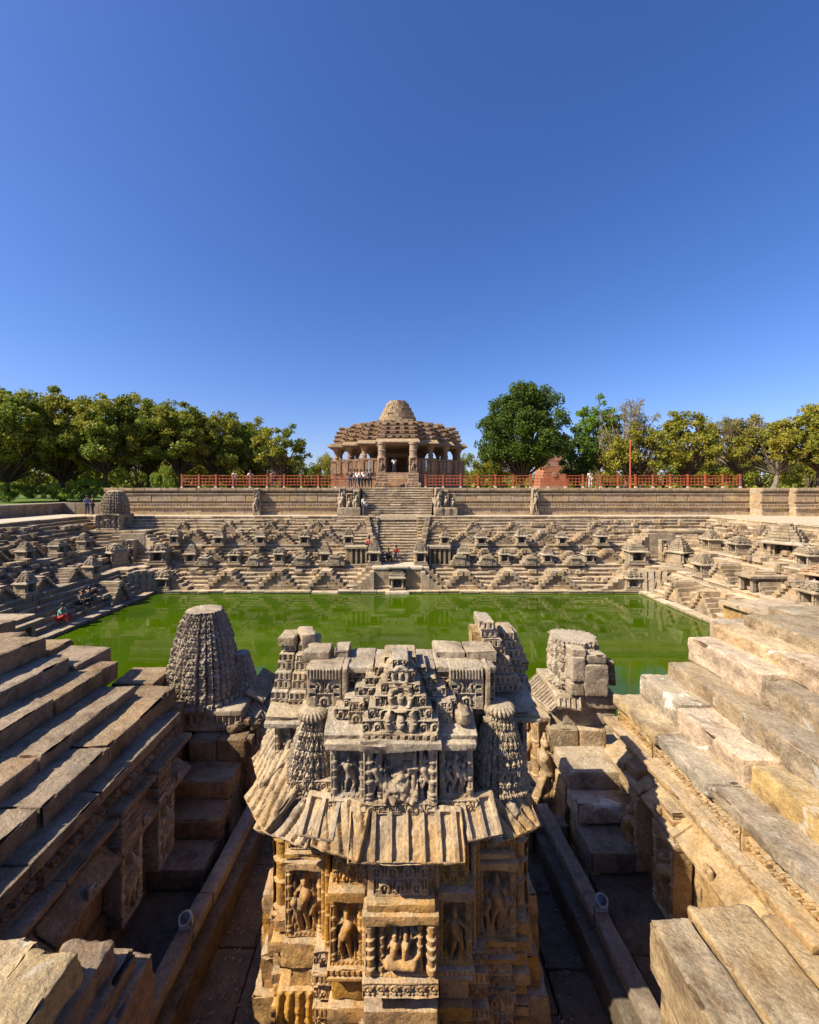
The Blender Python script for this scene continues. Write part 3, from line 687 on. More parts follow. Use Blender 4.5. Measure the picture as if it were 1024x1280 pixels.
for e in (-1, 1):
    s = SD[e]
    kerb = thing('kerb_rail', 'low stone kerb along the %s edge of the paved passage, carrying the %s floodlight' % (s, s), 'kerb', (e * 2.4, 5, 1.6))
    # kerb made of long dressed stones, slightly splayed
    for k, (ya, yb) in enumerate(((2.6, 4.1), (4.12, 5.5), (5.52, 7.1))):
        xm = 2.62 - .055 * ((ya + yb) / 2 - 4.0)
        me = stone((.20, yb - ya, .16), .05, .015, .006, chip=.03); put('kerb_stone', me, M['rail'], (e * xm, (ya + yb) / 2, 1.98 + .02 * (k % 2)), rz=e * .05, parent=kerb)
        me = stone((.30, yb - ya + .1, .36), .06, .02, .012, chip=.05); put('kerb_base', me, M['floor'], (e * (xm - .10), (ya + yb) / 2, 1.6), rz=e * .05, parent=kerb)
    stair = thing('stone_stair', 'flight of stone steps along the %s wall, coming down from the %s' % (s, 'tall spire' if e < 0 else 'broken spire'), 'stairs', (e * 3.2, 6, 1.6), group='flights beside the carved shrine')
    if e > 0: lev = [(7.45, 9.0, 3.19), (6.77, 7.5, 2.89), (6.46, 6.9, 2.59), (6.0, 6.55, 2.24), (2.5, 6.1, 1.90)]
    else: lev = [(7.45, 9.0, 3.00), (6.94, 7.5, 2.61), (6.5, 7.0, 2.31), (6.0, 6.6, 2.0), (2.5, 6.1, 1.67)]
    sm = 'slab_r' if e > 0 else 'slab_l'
    zb = 1.5
    for k, (ya, yb, z) in enumerate(lev):
        a, b = sorted((e * 2.80, e * 3.72))
        if k == 0:
            for q, (xa, xb, y2) in enumerate(((2.72, 3.25, 8.0), (3.26, 3.75, 8.1))):
                a2, b2 = sorted((e * xa, e * xb)); st('landing_block', stair, sm, a2, b2, ya, y2, z - .42, z - .02 * q)
            a2, b2 = sorted((e * 2.7, e * 4.0)); st('landing_block', stair, sm, a2, b2, 8.02, 9.3, z - .5, z + .03)
            a2, b2 = sorted((e * 2.76, e * 3.7)); st('stair_core', stair, sm, a2, b2, 7.5, 9.4, 1.5, z - .4)
        elif k < 4:
            st('step', stair, 'slab_l' if e < 0 or k > 2 else 'slab_r', a, b, ya, yb, z - .30, z, amp=.012)
            a2, b2 = sorted((e * 2.95, e * 3.7)); st('stair_core', stair, 'floor', a2, b2, ya + .05, yb, 1.5, z - .29)
        else:
            for (y0_, y1_) in ((2.5, 3.9), (3.91, 5.0), (5.01, 6.1)): st('step', stair, 'floor', a, b, y0_, y1_, z - .3, z - rn.uniform(0, .01), amp=.01)
    # outer cheek of the flight, seen from the passage: ashlar with a pilaster
    cheek = []
    for k, (ya, yb, zt) in enumerate(((6.03, 6.48, lev[3][2] - .3), (6.5, 6.8, lev[2][2] - .31), (6.98, 7.44, lev[1][2] - .31), (7.46, 8.2, lev[0][2] - .45))):
        z = 1.55
        while z < zt - .1:
            h = min(rn.uniform(.22, .34), zt - z); a, b = sorted((e * 2.815, e * 2.95))
            st('cheek_block', stair, 'ochre' if e > 0 else 'slab_l', a, b, ya, yb, z, z + h - .008, amp=.012); z += h
    for yy in (7.5, 7.9):
        a, b = sorted((e * 2.62, e * 2.76)); st('pilaster', stair, 'ochre' if e > 0 else 'slab_l', a, b, yy, yy + .16, 1.6, 3.0, amp=.02)
    cheek_w = niche(.5, .9, 40 + e, 'figure', .06, .05, .03)
    me = stone((.5, .2, .95), (.0125, .05, .0125), .015, .01, carve={'f': cheek_w}); put('figure_panel', me, M['hero_side'], (e * 2.60, 8.25, 1.9), rz=-e * R(90) if False else e * R(-80), parent=stair)

    # ---- stepped side wall
    wall = thing('stepped_stone_wall', ('shaded brown stepped wall of long stone courses, left of the carved shrine' if e < 0 else 'sunlit stepped wall of pale and ochre stone courses, right of the carved shrine'), 'stone wall', (e * 4.5, 5, 1.6))
    if e > 0: rows = [(3.60, 4.08), (4.00, 4.37), (4.42, 4.66), (4.87, 4.97), (5.30, 5.25)]
    else: rows = [(3.60, 3.80), (3.88, 4.04), (4.40, 4.24), (4.95, 4.47), (5.45, 4.73), (5.95, 5.0)]
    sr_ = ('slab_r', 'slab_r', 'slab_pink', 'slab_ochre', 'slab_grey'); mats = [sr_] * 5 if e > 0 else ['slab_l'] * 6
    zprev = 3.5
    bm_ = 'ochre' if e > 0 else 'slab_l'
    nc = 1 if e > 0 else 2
    for k, (xi, zt) in enumerate(rows):
        h = zt - zprev if k else .12
        big = dict(res=.04, amp=.045 if e > 0 else .03, chip=.24 if e > 0 else .18, r=.022, nscale=2.0)
        row(wall, mats[k], e, xi, xi + .8, 2.3, 6.93 + (.0 if k < 2 else rn.uniform(-.05, .1)), zt - (h + .03), zt,
            Ls=(.9, 1.9), jit=.012 if k < nc else (.085 if e > 0 else .03), seed=10 * k + e + 3, tops=(.05 if e > 0 else .03) if k >= nc else .01, **big)
        if k < nc:
            hb_ = .30 if k == 0 else .0
            if hb_: row(wall, bm_, e, xi + .05, xi + .6, 2.3, 6.9, zt - h - .03 - hb_, zt - h - .025, 'carved_band', (.9, 1.6), .01, carve=both(scroll(.14, .07, hb_)), seed=k + e + 31, res=(.05, .013, .013), amp=.012, smooth=False)
        m = MB(); a, b = sorted((e * (xi + .3), e * (xi + 6))); m.box(a, b, 2.0, 6.85, .5, zt - .14); put('wall_core', m.mesh(), M['slab_l'], parent=wall)
        zprev = zt
    z0 = rows[0][1] - .44
    row(wall, bm_, e, 3.50, 3.9, 3.5, 7.1, z0 - .09, z0 - .005, 'moulding', (1.1, 1.7), .006, seed=e + 50, amp=.008, r=.02)
    row(wall, bm_, e, 3.60, 3.9, 3.5, 7.0, z0 - .25, z0 - .095, 'carved_band', (.9, 1.5), .004, carve=scroll(.09, .05, .155), seed=e + 60, res=(.05, .012, .012), amp=.008, smooth=False)
    # sloping cornice with small motifs
    yy = 6.9
    while yy > 3.6:
        L = rn.uniform(.7, 1.1)
        me = stone((.34, L - .01, .07), .035, .02, .016, chip=.08); put('cornice', me, M[bm_], (e * 3.58, yy - L / 2, z0 - .42), parent=wall, rot=(0, -e * R(34), 0))
        me = stone((.05, .12, .14), .012, .02, .02, chip=.0, carve={'l' if e > 0 else 'r': horseshoe(.12, .03)}); put('carved_stud', me, M['ochre' if e > 0 else 'hero_side'], (e * 3.44, yy - L * .5, z0 - .46), parent=wall)
        yy -= L
    row(wall, 'ochre' if e > 0 else 'slab_l', e, 3.56, 3.9, 3.4, 7.1, z0 - .70, z0 - .54, 'moulding', (1.0, 1.6), .01, seed=e + 70, amp=.012, r=.06)
    row(wall, 'ochre' if e > 0 else 'slab_l', e, 3.70, 4.1, 3.4, 7.4, 2.2, z0 - .68, 'wall_block', (.9, 1.5), .02, seed=e + 80, amp=.03)
    row(wall, 'ochre' if e > 0 else 'slab_l', e, 3.62, 4.1, 3.4, 7.4, 1.5, 2.2, 'wall_block', (.9, 1.5), .02, seed=e + 90, amp=.02)
    # figure pilaster on the wall
    for yy, sd in ((5.4, 3), (6.2, 5)):
        cv = niche(.42, 1.0, sd + e, 'figure', .07, .05, .03)
        me = stone((.42, .25, 1.05), (.0125, .05, .0125), .015, .012, carve={'f': cv}); put('figure_panel', me, M['ochre' if e > 0 else 'hero_side'], (e * 3.56, yy, 1.98), rz=e * R(-90) if e < 0 else R(-90), parent=wall)
        o = C.objects[-1]; o.rotation_euler = (0, 0, R(-90) if e > 0 else R(90))
        for k in range(5):
            me = stone((.3 - .02 * k, .46 - .04 * k, .075), .03, .015, .015, chip=.05); put('bracket_slab', me, M['ochre' if e > 0 else 'slab_l'], (e * 3.58, yy, 2.98 + .085 * k), parent=wall)

    # ---- near landing beside the camera
    nl = thing('landing_wall', ('rough stone landing at the bottom left corner with jagged slab ends, partly in sun' if e < 0 else 'broad sunlit ochre and grey stone landing filling the bottom right corner'), 'stone wall', (e * 3.4, 3, 1.6))
    if e < 0:
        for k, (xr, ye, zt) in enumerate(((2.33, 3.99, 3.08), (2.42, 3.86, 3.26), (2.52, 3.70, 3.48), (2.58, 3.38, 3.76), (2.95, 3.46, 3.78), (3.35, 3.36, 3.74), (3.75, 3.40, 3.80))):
            st('stone_block', nl, 'slab_l' if k < 3 else 'slab_ochre', -xr - .42, -xr, 1.6, ye, zt - .5, zt, res=.035, amp=.05, chip=.15, r=.035, seed=300 + k, nscale=2.5)  # shade on the inner slabs is put into the colour by a darker stone
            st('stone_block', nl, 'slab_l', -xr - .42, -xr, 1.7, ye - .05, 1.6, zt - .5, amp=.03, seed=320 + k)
    else:
        for k, (xr, w, ye, zt) in enumerate(((2.33, .40, 3.88, 3.52), (2.74, .62, 3.96, 3.55), (3.37, .48, 3.88, 3.55), (3.86, .72, 3.95, 3.57), (4.59, .9, 3.90, 3.6))):
            y2 = ye
            for q in range(2):
                y1_ = y2 - 1.1 - .3 * ((k + q) % 2)
                st('stone_block', nl, 'landing', xr, xr + w - .01, y1_ + .012, y2, zt - .5, zt + .015 * q, res=.03, amp=.03, chip=.14, r=.04, seed=340 + 3 * k + q, nscale=2.5); y2 = y1_
            st('stone_block', nl, 'landing', xr + .05, xr + w - .01, 1.7, ye - .08, 2.5, zt - .51, amp=.04, seed=350 + k); st('stone_block', nl, 'landing', xr + .12, xr + w - .01, 1.7, ye - .12, 1.6, 2.49, amp=.04, seed=360 + k)

# crossing slabs at the far end of the right passage
sl = thing('slab_bench', 'pale stone slabs bridging the far end of the right-hand passage', 'stone slab', (2.3, 6.9, 1.6))
st('slab', sl, 'rail', 1.95, 2.75, 6.7, 6.98, 1.93, 2.06, amp=.006); st('slab', sl, 'rail', 1.95, 2.22, 6.99, 8.2, 1.93, 2.05, amp=.006)
st('slab_leg', sl, 'rail', 2.0, 2.2, 6.75, 6.95, 1.6, 1.92); st('slab_leg', sl, 'rail', 2.5, 2.72, 6.75, 6.95, 1.6, 1.92)

# ---- towers
tl = thing('carved_spire', 'tall carved stone spire with flat broken top, standing beyond the left-hand stair by the water', 'spire', (-3.8, 8.3, 3.0))
put('spire_body', spire(.68, 1.72, .50, 2.0, .03, .105, 300, 170, 4, .022), M['hero_side'], (-3.86, 8.3, 3.38), parent=tl)
put('plinth', stone((1.75, 1.5, .40), (.04, .04, .02), .03, .02, carve={'f': teeth(.12, .05, .1, .3)}), M['hero_side'], (-3.75, 8.45, 3.0), parent=tl)
put('side_spire', spire(.34, .78, .45, 1.2, .025, .09, 150, 80, 7, .02), M['hero_side'], (-3.2, 8.5, 3.38), parent=tl)
for k in range(3): put('awning_slab', stone((.5, .5, .09), (.015, .03, .03), .02, .02, carve={'t': ribs(.09, .04, 9)}), M['hero_side'], (-3.45 + .33 * k, 7.95 + .08 * k, 3.22 - .03 * k), parent=tl, rot=(R(30), 0, R(10 + 25 * k)))
put('awning_slab', stone((1.0, .4, .09), (.015, .03, .03), .02, .02, carve={'t': ribs(.09, .04, 9)}), M['hero_side'], (-2.80, 8.6, 3.42), parent=tl, rot=(R(30), 0, R(90)))
for k, (x, y, w, z, h) in enumerate(((-2.78, 8.0, .3, 1.6, 1.6), (-2.62, 8.35, .3, 1.6, 1.55), (-2.55, 8.75, .35, 1.6, 1.5))):
    put('carved_pier', stone((w, .34, h), (.02, .02, .02), .03, .03, seed=400 + k, carve={'f': niche(w, h, k, 'figure', .05), 'r': niche(.34, h, k + 3, 'figure', .05)}), M['hero_side'], (x, y, z), parent=tl)
for k in range(7): put('rubble_block', stone((.22, .2, .16), .03, .04, .05, seed=420 + k), M['slab_l'], (-3.05 + .12 * (k % 4), 7.72 + .2 * (k // 4) + .05 * k, 2.98 + .05 * (k % 3)), rz=k * .7, parent=tl)
tr = thing('broken_spire', 'squat broken stone spire with a flat patched face, beyond the right-hand stair by the water', 'spire', (3.45, 8.0, 3.2))
put('spire_body', spire(.50, .86, .84, 1.6, .03, .15, 200, 80, 9, .05), M['hero_side'], (3.42, 8.1, 3.78), parent=tr)
for (x, w, z, h, sd) in ((3.22, .26, 3.76, .24, 1), (3.56, .44, 3.76, .56, 2), (3.24, .24, 4.02, .44, 3), (3.58, .36, 4.33, .16, 4), (3.26, .26, 4.46, .14, 5)):
    put('stone_block', stone((w, .3, h), .03, .025, .02, seed=440 + sd), M['hero_side'], (x + .02, 7.62 + (.03 if z > 4.2 else 0), z), parent=tr)
put('plinth', stone((1.1, 1.2, .26), .035, .03, .03), M['hero_side'], (3.45, 8.15, 3.48), parent=tr)
put('plinth', stone((1.0, 1.2, .34), .035, .03, .03), M['hero_side'], (3.5, 8.2, 3.16), parent=tr)
put('awning_slab', stone((1.0, .46, .09), (.013, .03, .03), .02, .012, carve={'t': ribs(.085, .04, 9)}), M['hero_side'], (2.88, 8.05, 3.55), parent=tr, rot=(R(34), 0, R(-78)))
put('awning_slab', stone((.4, .3, .09), (.013, .03, .03), .02, .012, carve={'t': ribs(.085, .04, 9)}), M['hero_side'], (3.12, 7.55, 3.62), parent=tr, rot=(R(34), 0, R(-20)))
for k in range(5): put('rubble_block', stone((.12, .2, .1), .03, .02, .02, seed=460 + k), M['slab_r'], (4.02 + .02 * k, 7.9 + .03 * k, 4.15 - .1 * k), parent=tr)
for k, (x, y) in enumerate(((2.66, 7.75), (2.5, 8.3))):
    put('carved_pier', stone((.26, .4, 1.75), (.02, .02, .02), .02, .02, seed=470 + k, carve={'f': niche(.26, 1.75, k, 'figure', .04), 'l': lambda u, v: post(u, v, .0, 0, 1.75, .07) - .05}), M['ochre'], (x, y, 1.6), parent=tr)

# ---- outer near courses and slabs towards the water
nt = thing('near_terrace', 'broken terrace of big weathered slabs at the right edge, stepping down to the water', 'terrace', (8, 8, 1))
for k, (x0, x1, y0, y1, zt, mt) in enumerate(((5.75, 7.6, 5.0, 6.9, 5.42, 'slab_r'), (6.0, 8.3, 2.6, 5.0, 5.45, 'pale'), (5.9, 7.3, 6.95, 7.9, 5.05, 'slab_r'), (7.35, 9.4, 6.6, 8.3, 5.18, 'slab_r'),
        (7.0, 8.6, 8.0, 9.0, 4.72, 'slab_r'), (8.65, 10.6, 8.2, 9.2, 4.82, 'slab_r'), (9.5, 12.5, 6.2, 8.1, 5.2, 'pale'), (8.5, 12.0, 3.6, 6.1, 5.3, 'slab_r'), (10.7, 13.2, 8.5, 9.6, 4.66, 'ochre'), (12.6, 16, 6.5, 9.0, 4.9, 'slab_r'), (13.3, 17, 9.0, 10.4, 4.3, 'slab_r'))):
    st('stone_slab', nt, mt, x0, x1, y0, y1, zt - .36, zt, res=.06, amp=.04, chip=.14, r=.04, seed=500 + k, nscale=1.2)
m = MB(); m.box(5.8, 30, 2.0, 6.9, 0, 4.95); m.box(7.1, 30, 6.8, 8.3, 0, 4.45); m.box(8.6, 30, 8.2, 9.2, 0, 4.3); m.box(7, 30, 8, 10, 0, 3.0); put('terrace_core', m.mesh(), M['slab_r'], parent=nt)
nt = thing('near_terrace', 'shaded broken slabs at the left edge stepping down towards the water', 'terrace', (-8, 8, 1))
for k, (x0, x1, y0, y1, zt) in enumerate(((-8.0, -6.45, 5.2, 7.3, 5.0), (-7.9, -6.2, 7.0, 8.0, 4.62), (-10, -7.6, 7.4, 8.3, 4.9), (-5.9, -5.0, 6.95, 7.5, 4.42), (-6.3, -5.4, 7.0, 7.9, 4.52), (-4.9, -4.0, 6.95, 7.5, 3.95), (-5.2, -4.4, 7.5, 8.2, 4.0), (-13, -10.1, 7.0, 8.6, 4.8))):
    st('stone_slab', nt, 'slab_l', x0, x1, y0, y1, zt - .34, zt, res=.06, amp=.035, chip=.14, r=.04, seed=540 + k, nscale=1.2)
m = MB(); m.box(-30, -6.3, 2.0, 7.0, 0, 4.7); m.box(-30, -5.2, 6.8, 8.0, 0, 3.7); m.box(-5.3, -3.9, 6.8, 8.2, 0, 3.6); put('terrace_core', m.mesh(), M['slab_l'], parent=nt)
m = MB(); m.box(-17.6, 17.6, 8.3, 10.3, -.6, 1.66); put('water_ledge', m.mesh(), M['far'], kind='structure')

# ---- floodlights
def flood(e, loc, lab):
    t = thing('floodlight', lab, 'floodlight', loc, group='floodlights on the kerbs')
    t.scale = (.8, .8, .8)
    m = MB(); m.lathe([(.05, -.13), (.072, -.11), (.084, -.04), (.085, .06), (.078, .075)], 20); gm = plain_mat('grey_metal', (.30, .30, .31), .5, .1, metal=.1) if 'gm' not in M else M['gm']; M['gm'] = gm
    tilt = (R(52), 0, R(-14 * e))
    put('lamp_housing', m.mesh(smooth=True), gm, Vector(loc) + Vector((0, 0, .17)), parent=t, rot=tilt)
    m = MB(); V = []
    n = 24; prof = [(.076, .07), (.088, .07), (.088, .085), (.076, .085)]
    for r_, z in prof: V += [(r_ * math.cos(2 * math.pi * k / n), r_ * math.sin(2 * math.pi * k / n), z) for k in range(n)]
    m.add(V, [(i * n + k, i * n + (k + 1) % n, ((i + 1) % 4) * n + (k + 1) % n, ((i + 1) % 4) * n + k) for i in range(4) for k in range(n)])
    M.setdefault('rim', plain_mat('pale_metal_rim', (.34, .34, .34), .4, .05)); M.setdefault('glass', plain_mat('dark_lamp_glass', (.05, .06, .07), .1, .1)); M.setdefault('cable', plain_mat('black_cable', (.02, .02, .02), .6, .1))
    put('rim', m.mesh(), M['rim'], Vector(loc) + Vector((0, 0, .17)), parent=t, rot=tilt)
    m = MB(); m.lathe([(.078, .074), (.01, .08)], 20); put('lens', m.mesh(), M['glass'], Vector(loc) + Vector((0, 0, .17)), parent=t, rot=tilt)
    m = MB()
    for s_ in (-1, 1): m.box(s_ * .095 - .006, s_ * .095 + .006, -.02, .02, 0.0, .2)
    m.box(-.1, .1, -.03, .03, 0, .012); put('bracket', m.mesh(), gm, loc, parent=t)
    m = MB(); m.tube([(0, .05, .12), (-e * .10, .0, .06), (-e * .16, -.10, .0), (-e * .20, -.22, -.03), (-e * .26, -.2, -.10), (-e * .22, -.1, -.14)], .010, 6); put('cable', m.mesh(smooth=True), M['cable'], loc, parent=t)
flood(-1, (-2.57, 5.05, 2.16), 'round grey floodlight with a pale rim on the left kerb, pointing upward')
flood(1, (2.57, 5.25, 2.18), 'round grey floodlight with a pale rim on the right kerb, its cable over the edge')
m = MB(); m.box(-.16, .16, -.09, .09, 0, .12)
# ------------------------------------------------------------------ the tank terraces
UNIT = []
for k in range(6):
    me = stone((1, 1, 1), .34, .035, .02, seed=700 + k, chip=.05, smooth=False); UNIT.append(me)
# transforms from (along, outward, height) of each side to the world
TF = {'far': lambda s, d, z: (s, 29.8 + d, z), 'left': lambda s, d, z: (-17.35 - d, s, z), 'right': lambda s, d, z: (17.35 + d, s, z)}
PF = {'far': [(.0, .18), (.55, .46), (.80, .72), (1.05, .98), (1.30, 1.24), (1.55, 1.50), (1.80, 1.76), (2.50, 2.02), (2.72, 2.28), (2.94, 2.52), (3.12, 2.78), (3.30, 3.06),
               (3.75, 3.28), (3.92, 3.52), (4.08, 3.76), (4.24, 4.0), (4.40, 4.24), (4.58, 4.48), (4.74, 4.72), (4.90, 4.95), (5.08, 5.2)]}
PF['side'] = [(.0, .18), (.75, .44), (1.05, .70), (1.35, .96), (1.65, 1.22), (1.95, 1.50), (2.25, 1.76), (3.40, 2.02), (3.75, 2.28), (4.10, 2.52), (4.45, 2.78), (4.8, 3.06),
              (5.9, 3.28), (6.25, 3.52), (6.6, 3.76), (6.95, 4.0), (7.3, 4.24), (7.65, 4.48), (8.0, 4.72), (8.4, 4.95), (8.8, 5.2)]
def terrace(side, s0, s1, par, mat, gaps=(), seed=1, keep=285):
    rr = random.Random(seed); prof = PF['far' if side == 'far' else 'side']; tf = TF[side]
    items = []
    for i, (d, z) in enumerate(prof):
        zb = prof[i - 1][1] - .05 if i else -.3
        dn = prof[i + 1][0] if i + 1 < len(prof) else d - .05
        s = s0 + rr.uniform(-.5, 0)
        while s < s1:
            L = rr.uniform(.7, 2.0); e2 = min(s + L, s1); a = s; s = e2
            cut = False
            for g0, g1, zf, zt in gaps:
                if zf <= z <= zt and a < g1 and e2 > g0:
                    if a < g0 - .2: e2 = g0
                    elif e2 > g1 + .2: a = g1
                    else: cut = True
            if cut or e2 - a < .15: continue
            jd = rr.uniform(-.03, .03); jz = rr.uniform(-.025, .02)
            if rr.random() < .05: jz -= .08; jd += .05
            items.append((a + .008, e2 - .008, d + jd, dn + .35, zb, z + jz))
    vis = []
    for it in items:
        x, y, z = tf((it[0] + it[1]) / 2, it[2], it[5]); px = 497 + 520 * x / y; py = 611 + 520 * (EYE - z) / y
        vis.append((-(it[1] - it[0]) * (it[5] - it[4]) / y ** 2 if -40 < px < 1064 and y > 15 else 0, it))
    vis.sort(key=lambda q: q[0])
    m = MB(); core = MB()
    for n, (q, it) in enumerate(vis):
        p0 = tf(it[0], it[2], it[4]); p1 = tf(it[1], it[3], it[5])
        x0, x1 = sorted((p0[0], p1[0])); y0, y1 = sorted((p0[1], p1[1]))
        if n < keep and q < 0:
            put('step_stone', UNIT[rr.randrange(6)], M[mat], ((x0 + x1) / 2, (y0 + y1) / 2, it[4]), parent=par, scale=(x1 - x0, y1 - y0, it[5] - it[4]))
        elif q < 0: m.box(x0, x1, y0, y1, it[4], it[5], j=.008)
    o = put('step_stones', m.mesh(), M[mat], parent=par, kind='stuff')
    nz = MB()
    for q, it in vis:
        if q >= 0: continue
        p0 = tf(it[0] + .01, it[2] - rr.uniform(.02, .06), it[5] - .075); p1 = tf(it[1] - .01, it[2] + .5, it[5] + .006)
        x0, x1 = sorted((p0[0], p1[0])); y0, y1 = sorted((p0[1], p1[1])); nz.box(x0, x1, y0, y1, p0[2], p1[2], j=.012)
    put('tread_edges', nz.mesh(), M['tread' if mat == 'far' else mat], parent=par, kind='stuff')
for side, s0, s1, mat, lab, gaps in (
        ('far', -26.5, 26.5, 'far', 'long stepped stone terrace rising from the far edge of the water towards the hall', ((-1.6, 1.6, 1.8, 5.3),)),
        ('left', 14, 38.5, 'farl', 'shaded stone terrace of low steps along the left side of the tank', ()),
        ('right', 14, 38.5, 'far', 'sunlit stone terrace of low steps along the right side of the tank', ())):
    t = thing('stepped_terrace', lab, 'terrace', (0, 34, 0) if side == 'far' else (-22 if side == 'left' else 22, 26, 0))
    for ms in UNIT:
        pass
    if side == 'left': UNIT = [u.copy() for u in UNIT]; [u.materials.clear() for u in UNIT]
    if side == 'right': UNIT = [u.copy() for u in UNIT]; [u.materials.clear() for u in UNIT]
    terrace(side, s0, s1, t, mat, gaps, seed=len(lab))
UM = {}
def unit(mat):
    if mat not in UM:
        UM[mat] = [u.copy() for u in UNIT]
        for u in UM[mat]: u.materials.clear()
    return UM[mat]
def ub(name, par, mat, x0, x1, y0, y1, z0, z1, rz=0):
    u = random.choice(unit(mat))
    return put(name, u, M[mat], ((x0 + x1) / 2, (y0 + y1) / 2, z0), rz=rz, parent=par, scale=(abs(x1 - x0), abs(y1 - y0), z1 - z0))
# rim promenades
for nm, x0, x1, y0, y1 in (('rim_paving', -31.2, -26.2, 3, 37), ('rim_paving', 26.2, 70, 3, 37), ('rim_paving', -31, 33, 35.0, 37.2)):
    m = MB(); m.box(x0, x1, y0, y1, 4.9, 5.215 if y0 > 30 else 5.205); put(nm, m.mesh(), M['pale'], kind='structure')

# ------------------------------------------------------------------ small shrines on the steps
def shrine_proto(kind, mat):
    """about one unit wide, opening toward -y"""
    t = thing('niche_shrine', '', 'shrine', (0, 0, 0))
    rr = random.Random(len(kind) * 7)
    H = 1.0
    m = MB(); m.box(-.55, .55, -.5, .5, 0, .10); m.box(-.48, .48, -.44, .48, .10, .2); m.box(-.5, .5, -.46, .5, .2, .26); put('plinth', m.mesh(), M[mat], parent=t)
    m = MB(); m.box(-.42, .42, .15, .44, .26, .85, j=.01); m.box(-.42, -.22, -.34, .16, .26, .85, j=.01); m.box(.22, .42, -.34, .16, .26, .85, j=.01)
    put('wall', m.mesh(), M[mat], parent=t)
    for s in (-1, 1):
        m = MB(); m.lathe([(.075, 0), (.075, .06), (.05, .1), (.05, .2), (.065, .24), (.05, .28), (.05, .48), (.085, .56), (.085, .6)], 8); put('pillar', m.mesh(), M[mat], (s * .33, -.40, .26), parent=t)
    m = MB(); m.tube([(0, .1, 0), (0, .08, .14), (0, .06, .26)], [.09, .12, .07], 7); m.tube([(0, .05, .27), (0, .05, .4)], [.055, .05], 7)
    for s in (-1, 1): m.tube([(s * .10, .05, .24), (s * .17, .0, .12), (s * .08, -.02, .06)], .03, 5)
    put('idol', m.mesh(), M[mat], (0, 0, .30), parent=t)
    m = MB()
    q_ = .54; m.prism([(-q_, -.56), (q_, -.56), (q_, .5), (-q_, .5)], .84, .875); m.prism([(-q_, -.56), (q_, -.56), (q_, .5), (-q_, .5)], .88, 1.0, .74)
    put('awning', m.mesh(), M[mat], parent=t)
    m = MB()
    if kind == 'cone':
        for k in range(6):
            w = .42 * (1 - (k / 6.5) ** 1.6); m.box(-w, w, -w, w, 1.0 + .13 * k, 1.13 + .13 * k - .02, j=.012); m.box(-w * .45, w * .45, -w * 1.12, w * 1.12, 1.0 + .13 * k, 1.10 + .13 * k, j=.01); m.box(-w * 1.12, w * 1.12, -w * .45, w * .45, 1.0 + .13 * k, 1.10 + .13 * k, j=.01)
        zt = 1.78; tw = .16
    else:
        for k in range(3 if kind == 'low' else 5):
            w = (.46 - .12 * k) if kind == 'low' else (.40 - .06 * k); m.box(-w, w, -w, w, 1.0 + .11 * k, 1.10 + .11 * k, j=.02)
            for a in range(-1, 2):
                m.box(a * w * .75 - .07, a * w * .75 + .07, -w - .05, -w + .1, 1.02 + .11 * k, 1.14 + .11 * k, j=.015); m.box(-w - .05, -w + .1, a * w * .7 - .07, a * w * .7 + .07, 1.02 + .11 * k, 1.13 + .11 * k, j=.015); m.box(w - .1, w + .05, a * w * .7 - .07, a * w * .7 + .07, 1.02 + .11 * k, 1.13 + .11 * k, j=.015)
        zt = 1.30 if kind == 'low' else 1.53; tw = .2
    put('roof', m.mesh(), M[mat], parent=t)
    m = MB(); m.lathe([(tw * .6, 0), (tw, .03), (tw, .08), (tw * .6, .12), (.05, .13), (.04, .2)], 12, rib=.07, ribn=6); put('crown', m.mesh(), M[mat], (0, 0, zt), parent=t)
    return t
protos = {}
rr = random.Random(11)
def shrine(kind, mat, loc, rz, sc, label, group=None, cat='shrine'):
    key = (kind, mat)
    if key not in protos: protos[key] = shrine_proto(kind, mat)
    t = copy_tree(protos[key])
    t.location = loc; t.rotation_euler = (0, 0, rz); t.scale = (sc[0], sc[0], sc[1])
    t['label'] = label; t['category'] = cat
    q = rr.random()
    for ch in list(t.children):
        if ch.name.startswith('crown') and q < .35 and ch.users_collection: bpy.data.objects.remove(ch)
        elif ch.name.startswith('roof'): ch.rotation_euler = (rr.uniform(-.03, .03), rr.uniform(-.03, .03), rr.choice((0, math.pi / 2, math.pi)) + rr.uniform(-.08, .08))
    if group: t['group'] = group
    elif 'group' in t: del t['group']
    return t
ORD = ['first', 'second', 'third', 'fourth', 'fifth', 'sixth', 'seventh', 'eighth', 'ninth', 'tenth', 'eleventh']
def side_word(i, n): return ORD[i] + ' from left'
def wx(px, y): return (px - 497) / 520 * y
# stepped pyramids of small stairs
def pyramid_mesh(w, h, d, n, seed, split=True):
    rr = random.Random(seed); m = MB()
    for k in range(n):
        ww = w * (1 - k / n * .86); z0 = h * k / n; z1 = h * (k + 1) / n
        m.box(-ww / 2, ww / 2, -d * .86 + .015 * k, .3, z0, z1, j=.012)
        # side treads stand proud at each end
        for s in (-1, 1):
            xe = s * ww / 2; xi = s * (ww / 2 - w * .13)
            m.box(min(xe, xi), max(xe, xi), -d, .2, z0, z1 - .01, j=.012)
    m.box(-w * .12, w * .12, -d * .9, .2, h, h + .09, j=.02)
    return m.mesh()
pm = {}
def pyramid(loc, rz, w, h, d, n, label, group, mat='far', seed=0):
    key = (round(w, 1), round(h, 1), n, mat, seed % 3)
    if key not in pm: pm[key] = pyramid_mesh(w, h, d, n, len(pm) + 3)
    o = put('stepped_pyramid', pm[key], M[mat], loc, rz, label=label, cat='steps', group=group); return o
